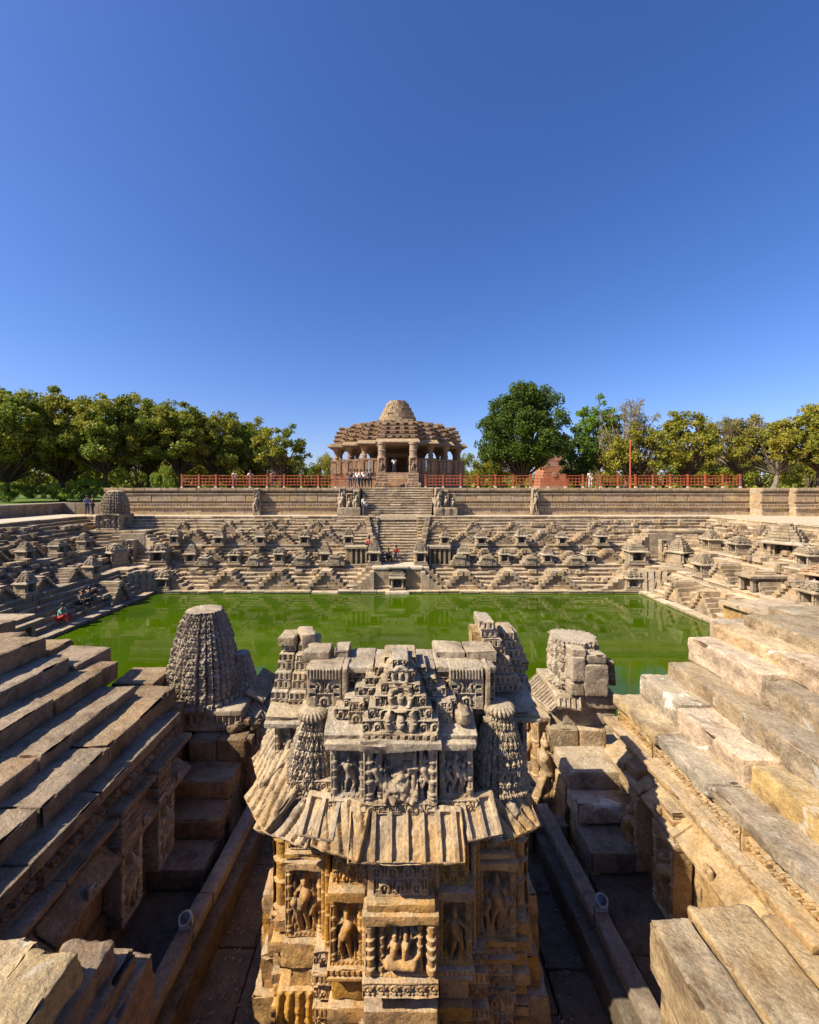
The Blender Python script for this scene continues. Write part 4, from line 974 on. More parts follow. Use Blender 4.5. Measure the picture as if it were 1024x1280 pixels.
def step_block_mesh(seed):
    rr = random.Random(seed); m = MB()
    m.box(-.35, .35, -.5, .4, 0, .6, j=.02); m.box(-.22, .22, -.52, -.3, .12, .48, j=.01); m.box(-.42, .42, -.58, .4, .6, .72, j=.02); m.box(-.2, .2, -.4, .2, .72, .85, j=.02)
    for k in range(4):
        s = 1 if k % 2 else -1; q = .42 + .2 * (k // 2); m.box(s * q - .1, s * q + .1, -.45, .4, 0, .55 - .24 * (k // 2), j=.015)
    return m.mesh()
SB = [step_block_mesh(k) for k in range(3)]
rowsX = {1: [220, 275, 327, 382, 436, 556, 601, 651, 702, 751], 2: [240, 295, 350, 407, 580, 630, 683, 735], 3: [257, 320, 377, 608, 662, 717], 4: [282, 345, 407, 580, 637, 697]}
rr = random.Random(11)
for i, px in enumerate(rowsX[1]):
    y = 32.85; shrine(('low', 'mid', 'low')[i % 3], 'shrine', (wx(px, y), y, 3.05), rr.uniform(-.06, .06), (.84 + rr.uniform(-.08, .08), .80 + rr.uniform(-.08, .08)), 'small stone shrine on the upper ledge of the far steps, %s' % (ORD[i] + ' from left'), 'shrines on the far steps')
for i, px in enumerate(rowsX[2]):
    y = 31.95; shrine(('mid', 'low', 'low')[i % 3], 'shrine', (wx(px, y), y, 1.76), rr.uniform(-.06, .06), (.88 + rr.uniform(-.08, .08), .86 + rr.uniform(-.08, .1)), 'small stone shrine on the middle ledge of the far steps, %s' % (ORD[i] + ' from left'), 'shrines on the far steps')
mids1 = [247, 301, 354, 409, 578, 626, 676, 727]
for i, px in enumerate(mids1):
    pyramid((wx(px, 33.9), 33.62, 3.05), rr.uniform(-.05, .05), (2.2, 2.6)[i % 2], (.9, 1.1)[i % 3 == 0], .5, 5, 'stepped stone pyramid between the upper shrines of the far steps, %s' % (ORD[i] + ' from left'), 'stepped pyramids on the far steps', 'far', i)
for i, px in enumerate([232, 288, 340, 396, 452, 545, 590, 640, 690, 742]):
    pyramid((wx(px, 34.7), 34.4, 4.0), 0, (1.3, 1.7)[i % 2], .7, .4, 4, 'little stepped stone pyramid just below the rim of the far steps, %s' % (ORD[i] + ' from left'), 'stepped pyramids on the far steps', 'far', i)
mids2 = [267, 322, 378, 605, 656, 709, 757, 222]
for i, px in enumerate(sorted(mids2)):
    pyramid((wx(px, 32.6), 32.5, 1.76), rr.uniform(-.05, .05), (2.1, 2.5)[i % 2], (1.0, .8)[i % 3 == 0], .5, 5, 'stepped stone pyramid between the middle shrines of the far steps, %s' % (ORD[i] + ' from left'), 'stepped pyramids on the far steps', 'far', i)
for i, px in enumerate(rowsX[3]):
    y = 31.55; put('altar_block', SB[i % 3], M['shrine'], (wx(px, y), y, 1.75), rr.uniform(-.05, .05), scale=(.95, .9, .85), label='carved block on the landing of the far steps, %s' % (ORD[i] + ' from left'), cat='stone block', group='carved blocks on the far landing')
for i, px in enumerate(rowsX[4]):
    pyramid((wx(px, 30.2), 31.2, .17), 0, 3.1, 1.25, 1.0, 5, 'stepped stone pyramid standing at the far edge of the green water, %s' % (ORD[i] + ' from left'), 'stepped pyramids by the water', 'far', i)

for side, n_, mt in (('far', 150, 'far'), ('left', 110, 'farl'), ('right', 110, 'far')):
    m = MB(); pr = PF['far' if side == 'far' else 'side']
    for k in range(n_):
        i = rr.choice((2, 4, 8, 9, 10, 11, 13, 14, 15, 16, 17, 18)); d, z = pr[i]; s = rr.uniform(-17, 24) if side == 'far' else rr.uniform(15, 33)
        if side == 'far' and abs(s) < 5: continue
        for q in range(rr.randint(1, 3)):
            w = rr.uniform(.22, .6); hh = rr.uniform(.12, .26)
            p0 = TF[side](s, d - rr.uniform(.02, .22), z - .05); p1 = TF[side](s + w, d + .35, z + hh)
            m.box(*sorted((p0[0], p1[0])), *sorted((p0[1], p1[1])), p0[2], p1[2], j=.02); s += w + rr.uniform(0, .3)
    par = [o for o in C.objects if o.name.startswith('stepped_terrace')][('far', 'left', 'right').index(side)]
    put('small_step_blocks', m.mesh(), M[mt], parent=par, kind='stuff')

# ------------------------------------------------------------------ central stairs, landing
gs = thing('grand_stairs', 'wide central stairway climbing from the landing above the water to the pillared hall', 'stairs', (0, 32, 1.7))
n = 28
for k in range(n):
    t = (k + 1) / n; z = 1.76 + (7.6 - 1.76) * t
    if z < 5.2: q = (z - 1.76) / 3.44; y = 32.4 + 3.1 * q; hw = 1.4 + 1.0 * q ** .8
    else: q = (z - 5.2) / 2.4; y = 35.5 + 2.0 * q; hw = 2.9 + .35 * q
    x = -hw
    while x < hw - .05:
        L = min(rr.uniform(.9, 1.7), hw - x)
        if hw - x - L < .3: L = hw - x
        ub('step', gs, 'far', x + .005, x + L - .005, y + rr.uniform(-.015, .015), y + 1.0, z - .24, z + rr.uniform(-.012, .012)); x += L
m = MB()
for k in range(n):
    t = (k + 1) / n; z = 1.76 + (7.6 - 1.76) * t
    if z < 5.2: q = (z - 1.76) / 3.44; y = 32.4 + 3.1 * q; hw = 1.4 + 1.0 * q ** .8
    else: q = (z - 5.2) / 2.4; y = 35.5 + 2.0 * q; hw = 2.9 + .35 * q
    x = -hw
    while x < hw - .1: L = min(rr.uniform(.8, 1.6), hw - x); m.box(x + .01, x + L - .01, y - rr.uniform(.04, .08), y + .3, z - .07, z + .018, j=.012); x += L
put('tread_edges', m.mesh(), M['tread'], parent=gs)
for s in (-1, 1):        # stepped cheeks that narrow the lower flight
    for k in range(8):
        z = 1.76 + .43 * (k + 1); x = s * (1.5 + .115 * k); a, b = sorted((x, x + s * .40))
        ub('cheek_block', gs, 'far', a, b, 31.75 + .38 * k, 34.9, 1.5, z)
lg = thing('water_landing', 'stone landing jutting to the water below the central stairway, with side steps', 'landing', (0, 31, 0))
ub('landing_block', lg, 'far', -1.75, -.55, 30.35, 32.5, -.2, 1.62); ub('landing_block', lg, 'far', .55, 1.75, 30.35, 32.5, -.2, 1.62); ub('landing_block', lg, 'far', -.56, .56, 30.6, 32.5, -.2, 1.60)
ub('landing_slab', lg, 'pale', -1.85, 1.85, 30.28, 32.5, 1.625, 1.78); ub('landing_slab', lg, 'pale', -.8, .8, 29.9, 30.5, 1.79, 1.9)
for s in (-1, 1):
    for k in range(6):
        a, b = sorted((s * (1.7 + .30 * k), s * (2.02 + .30 * k))); ub('side_step', lg, 'far', a, b, 30.05, 31.3, -.1, 1.5 - .25 * k)
        a, b = sorted((s * (1.45 + .30 * k), s * (2.35 + .30 * k))); ub('side_step', lg, 'far', a, b, 30.5, 31.35, -.1, 1.72 - .25 * k)
shrine('low', 'shrine', (0, 30.35, .08), 0, (1.15, 1.16), 'stone niche shrine at the water in the middle of the far side')
put('water_plinth', stone((1.7, .9, .3), .15, .03, .02), M['pale'], (0, 29.95, -.12), parent=lg)
for s in (-1, 1):
    shrine('cone', 'shrine', (s * 1.75, 31.55, 1.76), 0, (.98, 1.1), 'pointed stone shrine flanking the foot of the central stairway on the %s' % SD[s], 'pointed shrines at the stair foot')
    hl = thing('pillared_niche', 'low flat-roofed pillared niche beside the pointed shrine, %s of the central stairway' % SD[s], 'niche', (s * 3.0, 31.9, 1.76))
    a, b = sorted((s * 2.35, s * 4.0)); ub('roof_slab', hl, 'shrine', a - .05, b + .05, 31.5, 32.6, 2.95, 3.12); ub('back_wall', hl, 'hall', a, b, 31.95, 32.6, 1.76, 2.95)
    for q in range(5): ub('pillar', hl, 'shrine', a + .05 + q * .37, a + .2 + q * .37, 31.6, 31.78, 1.76, 2.95)
    put('altar_block', SB[0], M['shrine'], (s * 4.7, 31.6, 1.75), label='stepped block next to the pillared niche, %s of the central stairway' % SD[s], cat='stone block', group='carved blocks on the far landing')
    sc = thing('carved_pedestals', 'cluster of weathered carved pedestals at the %s top of the central stairway' % SD[s], 'carved pedestals', (s * 4.4, 35.3, 5.2))
    for q in range(3):
        x = s * (3.5 + .62 * q); h = 2.4 - .25 * ((q + (s < 0)) % 3)
        put('pedestal', stone((.5, .6, h), (.05, .08, .05), .05, .06, seed=800 + q, carve={'f': niche(.5, h, q, 'figure', .08), 'l': niche(.6, h, q, 'figure', .05)}), M['hero_side'], (x, 35.65 + .15 * q, 5.2), parent=sc)
        put('base_block', stone((.75, .9, .7), .1, .05, .04), M['far'], (x, 35.5 + .1 * q, 5.2), parent=sc)

# ------------------------------------------------------------------ corners of the tank
def stair_run(par, mat, p0, p1, z0, z1, n, w, name='step'):
    """flight of solid steps from (p0, z0) down to (p1, z1)"""
    d = Vector((p1[0] - p0[0], p1[1] - p0[1])); L = d.length; ang = math.atan2(d.y, d.x)
    for k in range(n):
        t = (k + .5) / n; z = z0 + (z1 - z0) * (k + 1) / n
        for h in (-1, 1):
            zz = z + (.10 if h > 0 else 0)
            c = Vector(p0) + d * t + Vector((-d.y, d.x)) / L * (w / 4 * h)
            put(name, random.choice(unit(mat)), M[mat], (c.x, c.y, min(z0, z1) - .25), rz=ang, parent=par, scale=(L / n * 1.08, w / 2, zz - min(z0, z1) + .25))
for e in (-1, 1):
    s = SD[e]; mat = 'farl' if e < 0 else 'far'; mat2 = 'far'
    cp = thing('corner_platform', 'two-tiered stepped stone platform in the far %s corner of the tank' % s, 'platform', (e * 18, 31, 0))
    base = [(e * 21.6, 33.2), (e * 21.6, 29.9), (e * 19.7, 28.9), (e * 17.1, 30.7), (e * 17.1, 33.2)]
    if e < 0: base = base
    else: base = base[::-1]
    m = MB(); m.prism(base, -.3, 1.62); put('platform_block', m.mesh(), M['far'], parent=cp)
    for (xa, xb, ya, yb) in ((17.05, 18.3, 30.9, 32.2), (18.32, 19.6, 30.2, 31.7), (19.62, 21.7, 29.75, 31.1), (17.05, 19.4, 32.22, 33.2), (19.62, 21.6, 31.12, 33.0), (18.9, 20.2, 29.2, 30.18)):
        ub('platform_slab', cp, 'far', *sorted((e * xa, e * xb)), ya, yb, 1.6, 1.80 + rr.uniform(-.02, .02))
    for k in range(8):        # carved wall between the two lower flights
        t = (k + .5) / 8; x = 19.55 + (17.0 - 19.55) * t; y = 28.95 + (30.6 - 28.95) * t - .25 * math.sin(math.pi * t)
        rot = e * R(-35 + 30 * (t - .5))
        hgt = 1.0 + .6 * math.sin(math.pi * t)
        put('carved_pier', stone((.40, .5, hgt), (.03, .1, .03), .02, .03, seed=900 + k, carve={'f': niche(.4, hgt, k, 'figure' if k % 2 else 'trio', .09)}), M['hero_side'] if e < 0 else M['shrine'], (e * x, y, .12), rz=-rot, parent=cp)
        put('base_block', stone((.5, .75, .34), .12, .03, .03, seed=920 + k), M['far'], (e * (x - .06), y - .12, -.18), rz=-rot, parent=cp)
    stair_run(cp, mat2, (e * 17.5, 30.9), (e * 14.6, 30.3), 1.8, .2, 7, 1.0)
    stair_run(cp, mat2, (e * 20.7, 29.9), (e * 19.9, 27.4), 1.8, .2, 7, 1.9)
    for k in range(7): ub('cheek_block', cp, mat2, *sorted((e * (17.3 - .40 * k), e * (16.86 - .40 * k))), 30.9, 31.6, -.2, 1.62 - .22 * k)
    # upper tier
    ub('upper_block', cp, mat2, *sorted((e * 19.9, e * 24.6)), 33.0, 35.3, 1.6, 4.02)
    for q in range(4): ub('upper_slab', cp, 'far', *sorted((e * (19.85 + 1.2 * q), e * (21.04 + 1.2 * q))), 32.9, 34.2 + .3 * (q % 2), 4.03, 4.2)
    stair_run(cp, mat2, (e * 19.7, 33.4), (e * 16.6, 32.3), 4.1, 1.8, 10, 1.5); stair_run(cp, mat2, (e * 22.6, 33.0), (e * 21.7, 30.5), 4.1, 1.8, 10, 1.9)
    ub('recess_wall', cp, 'shrine', *sorted((e * 19.8, e * 21.8)), 32.6, 33.0, 1.8, 4.0)
    put('statue_pier', stone((.6, .5, 1.7), (.05, .1, .05), .03, .04, carve={'f': niche(.6, 1.7, 3, 'figure', .1)}), M['hero_side'], (e * 20.7, 32.35, 1.85), parent=cp)
    shrine('cone' if e > 0 else 'low', 'shrine', (e * 20.9, 30.9, 1.82), e * .5, (1.25, 1.15), 'stone shrine on the lower platform of the far %s corner, outer of two' % s, 'shrines on the corner platforms')
    shrine('low', 'shrine', (e * 18.0, 31.5, 1.85), -e * .1, (1.35, 1.1), 'stone shrine on the lower platform of the far %s corner, inner of two' % s, 'shrines on the corner platforms')
    shrine('low', 'shrine', (e * 17.0, 30.35, .2), 0, (1.15, .98), 'stone doorway niche at the foot of the far %s corner platform' % s)
tw = thing('corner_tower', 'curved carved stone tower with ribs standing on the far left corner platform', 'tower', (-23, 33.9, 4.2))
put('tower_body', stone((1.9, 1.9, 1.25), (.03, .2, .03), .04, .03, carve={'f': both(niche(2.0, 1.25, 5, 'trio', .12), bands([.2, .95], .05, .03), lambda u, v: -.12 * (np.abs(np.abs(u) - .62) < .06)), 'r': lambda u, v: -.5 * ((np.abs(u) < .3) & (v > .15) & (v < 1.0))}), M['shrine'], (-23, 33.9, 4.2), parent=tw)
put('tower_spire', spire(.98, 1.85, .55, 3.6, .05, .22, 200, 80, 5, .02), M['shrine'], (-23, 33.9, 5.4), parent=tw)
m = MB(); m.lathe([(.3, 0), (.55, .05), (.6, .15), (.45, .25), (.1, .3)], 20, rib=.06, ribn=10); put('crown', m.mesh(), M['shrine'], (-23, 33.9, 7.1), parent=tw)

# ------------------------------------------------------------------ side terraces: shrines, pyramids and blocks
for e in (-1, 1):
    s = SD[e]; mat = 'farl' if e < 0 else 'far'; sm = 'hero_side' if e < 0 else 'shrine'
    rz = R(90) if e < 0 else R(-90)
    lit = 'shaded' if e < 0 else 'sunlit'
    ys = [17.0, 19.4, 21.8, 24.2, 26.6]
    for i, y in enumerate(ys):
        if not (e > 0 and i in (2, 3)) and not (e < 0 and i in (1, 3)): shrine(('mid', 'low')[i % 2], sm, (e * 19.95, y + .5, 1.76), rz, ((1.0, .95) if e > 0 else (.8, .8)), '%s little shrine on the lower ledge of the %s steps, %s from the camera' % (lit, s, ORD[i]), 'shrines on the %s steps' % s)
        pyramid((e * 20.9, y - .7, 1.76), rz, 2.0 if e > 0 else 1.6, 1.0 if e > 0 else .7, 1.0, 5, 'stepped stone pyramid on the lower ledge of the %s steps, %s from the camera' % (s, ORD[i]), 'stepped pyramids on the %s steps' % s, mat, i)
        if i < 5: pyramid((e * 18.9, y + .3, .17), rz, 1.9, 1.25, 1.1, 5, 'stepped stone pyramid by the water on the %s side, %s from the camera' % (s, ORD[i]), 'stepped pyramids on the %s steps' % s, mat, i) if (y > 21.5 and (e > 0 or i > 3)) else None
    for i, y in enumerate([18.2, 20.6, 23.0, 25.4, 27.8, 30.2]):
        if not (e > 0 and i == 3): shrine(('low', 'mid')[i % 2], sm, (e * 22.75, y, 3.05), rz, ((.95, .9) if e > 0 else (.75, .75)), '%s little shrine on the upper ledge of the %s steps, %s from the camera' % (lit, s, ORD[i]), 'shrines on the %s steps' % s)
        pyramid((e * 23.9, y + 1.1, 3.05), rz, 2.1 if e > 0 else 1.5, 1.0 if e > 0 else .7, .9, 5, 'stepped stone pyramid on the upper ledge of the %s steps, %s from the camera' % (s, ORD[i]), 'stepped pyramids on the %s steps' % s, mat, i)
        if e > 0: pyramid((e * 25.2, y + .1, 4.0), rz, 1.3, .7, 1.0, 4, 'little stepped pyramid below the rim of the %s steps, %s from the camera' % (s, ORD[i]), 'stepped pyramids on the %s steps' % s, mat, i)
    # landing that juts out half way along
    ld = thing('side_landing', '%s stone landing jutting into the water half way along the %s side' % (lit, s), 'landing', (e * 17, 18.5, 0))
    for q in range(4 if e > 0 else 2):
        ub('landing_block', ld, 'ochre' if e > 0 else mat, *sorted((e * (16.55 + .03 * (q % 2)), e * 19.6)), 16.4 + 1.2 * q, 17.58 + 1.2 * q, -.2, 1.66)
        ub('landing_slab', ld, 'slab_r' if e > 0 else mat, *sorted((e * (16.4 - .05 * (q % 2)), e * 19.6)), 16.4 + 1.2 * q, 17.59 + 1.2 * q, 1.67, 1.86)
    for q in range(3): ub('pillar', ld, mat, *sorted((e * 16.1, e * 16.35)), 16.8 + .75 * q, 17.0 + .75 * q, .0, 1.5)
    ub('ledge_slab', ld, mat, *sorted((e * 15.9, e * 16.6)), 16.5, 18.8 if e < 0 else 17.6, 1.5, 1.68)
    for k in range(26):       # loose blocks along the steps
        i = rr.choice((3, 4, 8, 9, 10, 13, 15, 17)); d, z = PF['side'][i]; y = rr.uniform(17, 31); w = rr.uniform(.25, .7)
        ub('loose_block', ld, mat, *sorted((e * (17.35 + d - .05), e * (17.35 + d + .35))), y, y + w, z - .02, z + rr.uniform(.14, .26))
big = shrine('cone', 'shrine', (24.0, 25.6, 3.0), R(-60), (1.9, 1.35), 'largest roofed shrine on the right steps, with a pillared porch and pointed top'); 
ub('plinth', thing('shrine_base', 'layered stone base under the largest shrine on the right steps', 'plinth', (24, 25.6, 2.4)), 'shrine', 22.7, 25.3, 24.3, 26.9, 2.3, 3.0)
shrine('low', 'hall', (21.6, 21.0, 2.4), R(-60), (1.5, .9), 'flat broad reddish shrine near the right edge of the photo, above the side landing')
ps = thing('stone_table', 'dark flat slab on short pillars among the right steps', 'stone table', (20.4, 23.4, 1.8)); ub('top_slab', ps, 'shrine', 19.4, 21.4, 22.8, 24.0, 2.55, 2.7)
for x in (19.6, 21.1):
    for y in (22.95, 23.75): ub('leg', ps, 'shrine', x, x + .2, y, y + .18, 1.76, 2.55)

# ------------------------------------------------------------------ the banded retaining wall below the hall, and the bastion
def banded_wall(par, x0, x1, y, z0, depth=1.2, back=False, seed=0):
    H = (7.58 - z0)
    prof = [(0, .10, .06), (.10, .26, -.02), (.26, .33, .10), (.33, .385, .0), (.385, .43, .07), (.43, .50, -.14), (.50, .76, -.02), (.76, .80, .05), (.80, .845, -.16), (.845, .90, .0), (.90, 1.0, .12)]
    rr = random.Random(seed); m = MB(); cnt = 0
    for i, (a, b, out) in enumerate(prof):
        x = x0
        while x < x1 - .01:
            L = min(rr.uniform(.9, 1.8), x1 - x)
            if x1 - x - L < .4: L = x1 - x
            q = rr.uniform(-.012, .012)
            big = i in (6, 10, 1)
            if big: ub('wall_block', par, 'wall', x + .004, x + L - .004, y - out + q, y + depth, z0 + a * H, z0 + b * H - .004)
            else: m.box(x + .004, x + L - .004, y - out + q, y + depth, z0 + a * H, z0 + b * H - .004)
            x += L
        if i in (3, 9):   # scalloped frieze
            x = x0 + .1
            while x < x1 - .1:
                m.box(x, x + .16, y - out - .06, y, z0 + a * H + .01, z0 + b * H - .02, top=(.04, .02)); x += .28
    put('moulding_courses', m.mesh(), M['wall'], parent=par, kind='stuff')
for lab, x0, x1 in (('banded retaining wall below the red fence, left of the central stairway', -25.8, -3.3), ('banded retaining wall below the red fence, right of the central stairway', 3.3, 32.5)):
    w = thing('retaining_wall', lab, 'wall', ((x0 + x1) / 2, 36.6, 5.2)); banded_wall(w, x0, x1, 36.6, 5.2, seed=int(x1) + 40)
    for px in ((322,) if x0 < 0 else (668,)):
        x = wx(px, 36.3)
        put('carved_buttress', stone((.7, .6, 2.35), (.05, .1, .05), .08, .06, taper=(.6, .8), carve={'f': niche(.7, 2.3, 4, 'figure', .08)}), M['hero_side'], (x, 36.25, 5.2), parent=w)
bs = thing('bastion', 'pale ochre stone bastion with stepped mouldings at the right edge of the upper ground', 'bastion', (33, 35, 5.2))
banded_wall(bs, 30.9, 33.2, 35.3, 5.2, seed=77); banded_wall(bs, 33.2, 38, 34.7, 5.2, seed=78); banded_wall(bs, 35.2, 44, 34.0, 5.2, seed=79)
m = MB(); m.box(-25.8, 60, 37.7, 40, 4, 7.55); m.box(31, 60, 35.5, 40, 4, 7.52); put('upper_ground', m.mesh(), M['earth'], kind='structure')
m = MB(); m.box(-25.8, 140, 39.9, 160, 4, 7.5); put('upper_ground', m.mesh(), M['earth'], kind='structure')
m = MB(); m.box(-140, -31.4, -2, 160, 4, 6.02); m.box(-31.3, -25.9, 39.4, 160, 4, 6.0); put('lawn', m.mesh(), M['grass'], kind='structure')
lw = thing('low_wall', 'low grey stone wall along the left rim of the tank, in front of the trees', 'wall', (-31, 30, 5.2))
for k in range(22):
    y = 12 + 1.25 * k; ub('wall_block', lw, 'farl', -31.6, -31.0, y, y + 1.24, 5.1, 6.12); ub('coping', lw, 'pale', -31.7, -30.95, y, y + 1.24, 6.12, 6.22)
for k in range(5): ub('wall_block', lw, 'farl', -31.0 + 1.1 * k, -29.92 + 1.1 * k, 38.6, 39.2, 5.1, 6.2)

for t in protos.values():           # the patterns the copies were made from
    for ch in list(t.children): bpy.data.objects.remove(ch)
    bpy.data.objects.remove(t)
# ------------------------------------------------------------------ the pillared hall
PLAN = [(2.2, 43.2), (2.2, 44.5), (4.2, 44.5), (4.2, 46.2), (6.0, 46.2), (6.0, 48.0), (7.7, 48.0), (7.7, 52.2)]
def plan(f=1.0, off=0.0, cy=50.1):
    r_ = [(x + off, y) for x, y in PLAN]
    full = r_ + [(x, 2 * cy - y) for x, y in r_[::-1]]
    full = full + [(-x, y) for x, y in full[::-1]]
    # ring order: right side from front to back, then left side from back to front
    return [(x * f, cy + (y - cy) * f) for x, y in full]
hall = thing('pillared_hall', 'reddish stone pillared hall with a stepped domed roof at the top of the central stairway', 'hall', (0, 50, 7.5))
m = MB(); m.prism(plan(1.0), 7.4, 8.1); m.prism(plan(.985), 8.12, 8.6); m.prism(plan(1.0), 8.62, 9.2); put('plinth', m.mesh(), M['hall'], parent=hall)
m = MB(); m.lathe([(.42, 0), (.42, .25), (.34, .3), (.36, .6), (.33, .62), (.33, 1.0), (.38, 1.02), (.26, 1.1), (.30, 1.4), (.27, 1.42), (.27, 1.9), (.33, 1.95), (.25, 2.05), (.25, 2.5), (.36, 2.55), (.3, 2.6), (.45, 2.85), (.5, 2.9), (.5, 3.2)], 10); col_me = m.mesh('column')
cols = [(1.7, 43.8), (3.6, 45.1), (5.4, 46.8), (7.1, 48.6), (7.1, 51.8), (1.9, 46.0), (5.4, 50), (5.2, 53.6), (3.4, 55.2), (1.8, 48.4)]
for x, y in cols:
    for s in (-1, 1): put('column', col_me, M['hall'], (s * x, y, 9.15), parent=hall)
# seat-back walls with panels
seg_ = [((2.1, 44.5), (4.1, 44.5)), ((4.1, 44.6), (4.1, 46.1)), ((4.2, 46.2), (5.9, 46.2)), ((5.9, 46.3), (5.9, 48)), ((6.0, 48.0), (7.6, 48.0)), ((7.6, 48.1), (7.6, 52.1))]
for (a, b) in seg_:
    for s in (-1, 1):
        dx, dy = b[0] - a[0], b[1] - a[1]; L = math.hypot(dx, dy); n = max(2, int(L / .42))
        for k in range(n):
            x0, y0 = a[0] + dx * k / n, a[1] + dy * k / n; x1, y1 = a[0] + dx * (k + .86) / n, a[1] + dy * (k + .86) / n
            xs = sorted((s * x0, s * x1)); ys_ = sorted((y0, y1))
            if abs(dx) > abs(dy): ub('parapet_panel', hall, 'hall', xs[0], xs[1], y0 - .12 - .06 * (k % 2), y0 + .12, 9.2, 10.55)
            else: ub('parapet_panel', hall, 'hall', s * x0 - .12, s * x0 + .12, ys_[0], ys_[1], 9.2, 10.55)
        xs = sorted((s * a[0], s * b[0])); ys_ = sorted((a[1], b[1]))
        ub('parapet_rail', hall, 'hall', xs[0] - .1, xs[1] + .1, ys_[0] - .18, ys_[1] + .18, 10.56, 10.76)
m = MB(); m.prism(plan(.97), 12.15, 12.5); put('beam', m.mesh(), M['hall'], parent=hall)
m = MB(); m.prism(plan(1.05), 12.30, 12.38, 1.0, (0, 50.1)); m.prism(plan(1.05), 12.385, 12.72, .95, (0, 50.1)); put('eave', m.mesh(), M['dome'], parent=hall)
for k in range(5):
    f = (.94, .925, .90, .86, .66)[k]; z = 12.70 + .47 * k
    m = MB(); m.prism(plan(f), z, z + .2, 1.0); m.prism(plan(f * .96), z + .2, z + .5, 1.0); m.prism(plan(f * 1.03), z + .38, z + .47, 1.0); put('roof_tier', m.mesh(), M['hall' if k % 2 else 'dome'], parent=hall)
    pts = [p for p in plan(f * .98)]
    for q in range(len(pts)):
        a = Vector(pts[q]); b = Vector(pts[(q + 1) % len(pts)]); L = (b - a).length; n = max(1, int(L / .8))
        if a.y > 53: continue
        for j in range(n):
            p = a + (b - a) * ((j + .5) / n); h = rr.uniform(.18, .40); w_ = rr.uniform(.2, .34)
            o = ub('roof_knob', hall, 'hall' if k < 3 else 'dome', p.x - w_, p.x + w_, p.y - .3, p.y + .3, z + .2, z + .2 + h, rz=rr.uniform(-.1, .1))
z = 15.0
for k in range(11):
    r_ = 2.3 * (1 - .62 * (k / 11) ** 1.4) + (.08 if k % 2 else 0); n = max(7, int(2 * math.pi * r_ / .62)); h = .27
    for q in range(n):
        a = 2 * math.pi * (q + .5 * (k % 2)) / n
        if math.sin(a) > .5 or rr.random() < .12: continue
        o = put('dome_stone', random.choice(unit('dome')), M['dome'], (r_ * .86 * math.cos(a), 50.1 + r_ * .86 * math.sin(a), z + h * k), rz=a, parent=hall, scale=(r_ * .3 + rr.uniform(0, .08), 2 * math.pi * r_ / n * .97, h - .015))
    m = MB(); m.lathe([(r_ * .95, 0), (r_ * .95, h - .03)], 24, (0, 0)); put('dome_ring', m.mesh(), M['dome'], (0, 50.1, z + h * k), parent=hall)
ub('dome_cap', hall, 'dome', -.8, .8, 49.3, 50.9, z + 2.86, z + 3.02)
# inner doorway and dim back wall
ub('door_jamb', hall, 'hall', -1.5, -1.1, 48.6, 49.1, 9.2, 11.5); ub('door_jamb', hall, 'hall', 1.1, 1.5, 48.6, 49.1, 9.2, 11.5); ub('door_lintel', hall, 'hall', -1.6, 1.6, 48.5, 49.1, 11.2, 11.6)
ub('inner_wall', hall, 'hall', -3.2, -1.5, 52.6, 53.2, 9.2, 12.2); ub('inner_wall', hall, 'hall', 1.5, 3.2, 52.6, 53.2, 9.2, 12.2); ub('inner_wall', hall, 'hall', -1.6, 1.6, 56, 56.5, 9.2, 12.2)
for k in range(8): ub('entry_step', hall, 'hall', -1.3, 1.3, 41.2 + .3 * k, 44.5, 7.4, 7.75 + .205 * k)
for s in (-1, 1): ub('entry_cheek', hall, 'hall', *sorted((s * 1.3, s * 2.0)), 42.6, 43.4, 7.5, 8.9)
for s in (-1, 1):
    x = s * 1.52
    g = thing('free_standing_pillar', 'carved free-standing stone pillar on a broad base, %s of the hall entrance' % SD[s], 'pillar', (x, 41, 7.5))
    y = 40.3
    put('pillar_base', stone((1.45, 1.45, .85), .06, .04, .05, carve={'f': both(bands([.25, .5], .05, .03), horseshoe(.4, .05))}), M['hall'], (x, y, 7.2), parent=g)
    put('pillar_base', stone((1.05, 1.05, .95), .06, .04, .05, carve={'f': bands([.2, .45, .7], .05, .03)}), M['hall'], (x, y, 8.04), parent=g)
    put('pillar_shaft', stone((.78, .78, 1.5), .05, .06, .05, carve={'f': niche(.7, 1.5, 3, 'figure', .08)}), M['hall'], (x, y, 8.98), parent=g)
    m = MB(); m.lathe([(.42, 0), (.42, .15), (.36, .2), (.36, .7), (.42, .75), (.36, .8), (.34, 1.3), (.42, 1.35), (.42, 1.55), (.3, 1.6)], 12); put('pillar_neck', m.mesh(), M['hall'], (x, y, 10.46), parent=g)

# pink spire behind the dark round tree
pk = thing('pink_temple', 'pink stone spired temple half hidden behind the large round tree', 'temple', (wx(688, 68), 68, 7.5))
cxp = wx(688, 68)
for k in range(9):
    w = 2.0 * (1 - (k / 11) ** 1.8 * .9) if k > 1 else 2.3; ub('temple_course', pk, 'pink', cxp - w, cxp + w, 66.2, 70, 7.2 + .95 * k, 7.2 + .95 * (k + 1) - .03)
ub('window', pk, 'hall', cxp - .3, cxp + .3, 66.0, 66.4, 9.4, 10.1)

